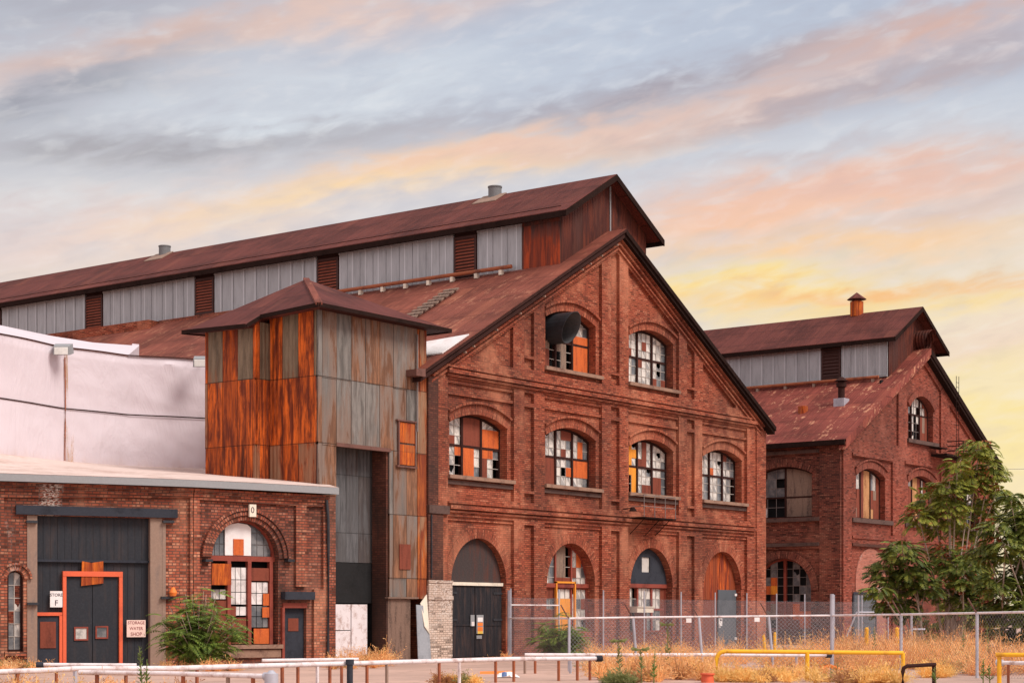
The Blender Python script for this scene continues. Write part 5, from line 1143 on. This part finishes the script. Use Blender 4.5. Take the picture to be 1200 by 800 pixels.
# ================================================================ PLANTS
def frond(w,base,dirv,L,droop,leaf,n=7,wd=.3,cur=0):
    """pinnate leaf: arching stalk with paired leaflets"""
    side=dirv.cross(Vector((0,0,1))); side=side.normalized() if side.length>.01 else Vector((1,0,0))
    p=base.copy(); d=dirv.normalized(); st=L/n; w.cur=cur
    tw=random.uniform(-.5,.5)
    for i in range(n):
        d=(d+Vector((0,0,-droop/n))).normalized(); q=p+d*st
        s=(i+1)/n; ll=leaf*(.55+.9*math.sin(math.pi*min(1,s*.85+.12)))
        for sg in (-1,1):
            o=(side*sg*.85+d*.55+Vector((0,0,-.25+tw*sg*.3))).normalized()
            tip=q+o*ll; m_=q+o*ll*.45; nx=d*ll*wd*.5
            w.face([q,m_+nx,tip,m_-nx])
        p=q
def bush(name,label,cat,x,D,height,width,nst,leafmat,seed,stem='bark'):
    random.seed(seed); b=atD(x,D); T_=thing(name,b,label,cat); w=MB(); s=MB()
    for k in range(nst):
        a=random.uniform(0,2*math.pi); r=width*.5*math.sqrt(random.random()); h=height*(1-.45*(r/(width*.5))**2)*random.uniform(.55,1.0)
        top=b+Vector((math.cos(a)*r,math.sin(a)*r,h)); s.tube([b+Vector((math.cos(a)*.1,math.sin(a)*.1,0)),b.lerp(top,.5)+Vector((0,0,.1)),top],.02,5,r1=.008)
        for j in range(10):
            ff=random.uniform(.25,1); o=b.lerp(top,ff); a2=random.uniform(0,2*math.pi); frond(w,o,Vector((math.cos(a2),math.sin(a2),random.uniform(.1,.8))),random.uniform(.5,.85),random.uniform(.7,1.5),.16,9,.34)
    obj('stems',s,stem,T_); obj('foliage',w,leafmat,T_); return T_
bush('bush','feathery green tree of heaven bush against the roundhouse brick pier','bush',233,58.0,2.75,2.8,60,'leaf_bush',3)
bush('bush','drooping green bush behind the fence below the orange framed window','bush',658,71.5,1.95,2.2,34,'leaf_bush',5)
def tree(label,x,D,blobs,trunks,seed,leafmat,name='tree',dens=1.0,red=0):
    """blobs: (px x, px y, radius m); a limb reaches each cluster"""
    random.seed(seed); b=atD(x,D); T_=thing(name,b,label,'tree'); s=MB(); w=MB()
    r3=Vector((RT.x,RT.y,0)); f3=Vector((FW.x,FW.y,0))
    for i,(bx,by,br) in enumerate(blobs):
        DD=D+random.uniform(-1.6,1.6); c=atD(bx,DD,zD(by,DD)); root=b+r3*random.choice(trunks)+f3*random.uniform(-.4,.4)
        mid=root.lerp(c,.5); mid.x=root.x*.65+c.x*.35; mid.y=root.y*.65+c.y*.35
        s.tube([root,root.lerp(mid,.5)+Vector((random.uniform(-.1,.1),random.uniform(-.1,.1),0)),mid,c],.075,6,r1=.02)
        n=int(150*br*br*dens)
        for k in range(n):
            v=Vector((random.gauss(0,1),random.gauss(0,1),random.gauss(0,1))).normalized()*random.random()**.45; v.z*=.8
            o=c+v*br; a=Vector((v.x,v.y,0)); a=(a.normalized() if a.length>.05 else Vector((1,0,0)))+Vector((random.uniform(-.6,.6),random.uniform(-.6,.6),random.uniform(0,.7)))
            cur=1 if random.random()<red else 0
            if cur: 
                w.cur=1
                for _ in range(14):
                    q=o+Vector((random.gauss(0,.12),random.gauss(0,.12),random.gauss(.05,.1))); e=Vector((random.gauss(0,.09),random.gauss(0,.09),random.gauss(0,.09))); g_=Vector((random.gauss(0,.05),random.gauss(0,.05),.06)); w.face([q,q+e,q+e+g_,q+g_])
            else: frond(w,o,a,random.uniform(.3,.7),random.uniform(.7,2.0),random.uniform(.15,.24),7,.58)
            if k%9==0: s.tube([c,o],.02,4,r1=.008)
    obj('trunk',s,'bark',T_); obj('crown',w,[leafmat,'seed_red'],T_); return T_
tree('tallest tree, its green crown with reddish tips rising against the yellow sky',1112,80,[(1147,530,.75),(1160,552,.7),(1138,562,.8),(1168,575,.5),(1112,572,.8),(1090,585,.8),(1076,603,.6),(1112,600,.8),(1145,592,.8),(1098,618,.6),(1130,622,.7),(1160,605,.5),(1122,545,.45),(1108,640,.45)],(-.2,.1,.5),11,'leaf_tree',dens=.85,red=.035)
tree('lower dark spreading tree left of the tallest tree in front of the bricked up arch',1078,76,[(1058,646,.75),(1036,668,.7),(1070,668,.7),(1052,692,.85),(1030,690,.45),(1085,690,.6),(1062,715,.6),(1042,712,.5)],(-.3,.2),12,'leaf_dark',dens=.95,red=.01)
tree('middle tree with pale thin trunk right of the lower dark spreading tree',1122,78,[(1110,655,.7),(1128,672,.8),(1108,690,.7),(1145,690,.7),(1128,705,.6),(1140,655,.6)],(-.3,.3),15,'leaf_dark',dens=.9,red=.02)
tree('bushy dark green tree filling the right edge of the view',1188,72,[(1184,584,.4),(1196,596,.5),(1192,612,.6),(1212,605,.7),(1168,618,.5),(1205,622,.8),(1155,645,.6),(1178,640,.7),(1208,655,.9),(1192,682,.8),(1165,685,.6),(1180,712,.8),(1208,715,.9),(1155,715,.6),(1195,742,.7),(1168,742,.5),(1225,640,.9),(1225,690,1.0)],(-.6,.3,.9),13,'leaf_dark',dens=.95,red=.02)
tree('pale leaved young tree low behind the other trees',1130,84,[(1120,715,.8),(1145,728,.8),(1092,735,.7),(1150,670,.6)],(0,.5),14,'leaf_tree',dens=.8,red=.02)
# dry weeds: uncountable
def weeds(name,label_mats,patches,seed,blade=.012):
    random.seed(seed); w=MB()
    for (x0,x1,D0,D1,n,h,mi) in patches:
        for k in range(n):
            x=random.uniform(x0,x1); D=random.uniform(D0,D1); b=atD(x,D); hh=h*random.choice((.5,.7,.85,1.0,1.25,1.45))*random.uniform(.85,1.1); w.cur=mi if random.random()<.8 else random.choice((0,1,3,3,2))
            r=hh*random.uniform(.3,.6)
            kc=b+Vector((0,0,hh*.25))
            for j in range(34):
                th=random.uniform(0,6.283); ph=math.asin(random.uniform(-.1,1)); dv=Vector((math.cos(th)*math.cos(ph)*1.15,math.sin(th)*math.cos(ph)*1.15,math.sin(ph)))
                o=b+Vector((random.gauss(0,.05),random.gauss(0,.05),0)); rr=hh*random.uniform(.55,1.05); t1=o+Vector((dv.x*rr*.35,dv.y*rr*.35,rr*.45*(.4+.6*dv.z))); t2=o+Vector((dv.x*rr*.85,dv.y*rr*.85,rr*max(.12,dv.z)))
                sd=Vector((-math.sin(th),math.cos(th),random.uniform(-.5,.5)))*blade*.8
                w.face([o-sd,o+sd,t1+sd,t1-sd]); w.face([t1-sd,t1+sd,t2])
                for q in range(6):
                    bp=t1.lerp(t2,random.uniform(-.2,1)); e=(dv*.7+Vector((random.gauss(0,.7),random.gauss(0,.7),random.gauss(.2,.6)))).normalized()*random.uniform(.04,.15)*(.6+hh*.5); s2=Vector((random.gauss(0,1),random.gauss(0,1),random.gauss(0,1))).normalized()*.012; w.face([bp,bp+e+s2,bp+e-s2])
    o=obj(name,w,label_mats); o['kind']='stuff'; return o
o=weeds('dry_weeds',['straw','straw_yellow','weed_green','straw_brown'],[
 (-40,215,34,36.5,60,.42,0),(-40,120,33,36,20,.55,1),(60,215,36,41,30,.35,0),(215,310,34,38,14,.3,0),
 (700,775,47,53,42,.62,0),(790,845,48,53,28,.66,0),(745,770,47,52,10,.8,0),(842,930,46.5,49,40,.44,1),(705,760,46,47,10,.4,2),(850,1000,49,56,36,.38,0),(950,1058,45.8,48,34,.46,1),
 (905,1060,60,68,120,.9,0),(1000,1160,57,69,200,.95,0),(1130,1260,52,66,150,.95,0),(690,900,62,80,110,.7,0),(690,830,55,60,24,.55,0),
 (1085,1115,50,52,14,.5,1),(930,1010,62,72,50,1.1,0),(400,460,64,66.5,16,.6,0),(425,452,61,63,14,.8,0),(570,600,68,71,6,.3,0),(0,60,55,58.5,24,.4,0),(190,290,56,57.5,22,.35,0),(505,560,45.8,46.6,14,.28,1),(380,440,58,62,12,.4,0),(1020,1150,66,76,120,1.0,0)],21)
tag(o,'dry orange straw weeds growing in tangled patches along the rails and fences','weeds')
def stalk(x,D,h,lb,green=True,head=False,seed=1):
    random.seed(seed); b=atD(x,D); T_=thing('weed_stalk',b,lb,'weed','tall weed stalks'); s=MB(); top=b+Vector((random.uniform(-.08,.08),random.uniform(-.08,.08),h)); s.tube([b,b.lerp(top,.5),top],.018,5,r1=.008); obj('stem',s,'weed_green',T_)
    w=MB()
    for k in range(int(h*60)):
        f=random.uniform(.15,1); o=b.lerp(top,f); a=random.uniform(0,6.28); L=.15*(1.25-f)*(1.3 if head else 1)+.03; e=Vector((math.cos(a),math.sin(a),.7)).normalized()*L; sd=Vector((-math.sin(a),math.cos(a),0))*L*.16; w.face([o,o+e*.5+sd,o+e,o+e*.5-sd])
    if head:
        for k in range(40): a=random.uniform(0,6.28); e=Vector((math.cos(a),math.sin(a),random.uniform(-.1,.3)))*random.uniform(.1,.28); w.face([top,top+e+Vector((0,0,.02)),top+e*.9-Vector((0,0,.03))])
    obj('leaves',w,'leaf_bush' if green else 'weed_green',T_)
stalk(169,31,1.2,'bright green leafy weed spike in front of the white pipes at the left',seed=1)
stalk(171.5,31.3,.95,'shorter green weed stem beside the leafy spike at the left',seed=9)
stalk(726,48,1.05,'tall thin weed with a flat yellowish head left of the two others',False,True,2)
stalk(752,46.5,.85,'weed stalk with spreading top between two taller weeds',False,True,3)
stalk(766,46,.8,'short green weed stalk just right of the spreading one',True,False,4)
stalk(783,55,1.45,'tallest weed stalk with a flat head in front of the third arch',False,True,5)
stalk(1025,60,1.3,'green weed stalk between the yellow bollards',True,False,6)
stalk(1128,60,1.5,'tall green weed stalk left of the right fence post',True,False,7)
stalk(1160,56,1.3,'tall green weed stalk right of the right fence post',True,False,8)
stalk(1152,46,.6,'small green weed left of the right yellow barrier',True,False,10)
stalk(1160,45.5,.5,'low reddish green weed against the right yellow barrier',True,False,12)
stalk(1097,45,.45,'small green weed at the right leg of the black pipe hoop',True,False,13)
# overhead wire at the right
w=MB(); w.tube([atD(1120,125,zD(548,125)),atD(1180,122,zD(549.5,122)),atD(1290,118,zD(548,118))],.014,5); tag(obj('overhead_wire',w,'wire'),'thin overhead wire crossing the yellow sky at the right','wire')
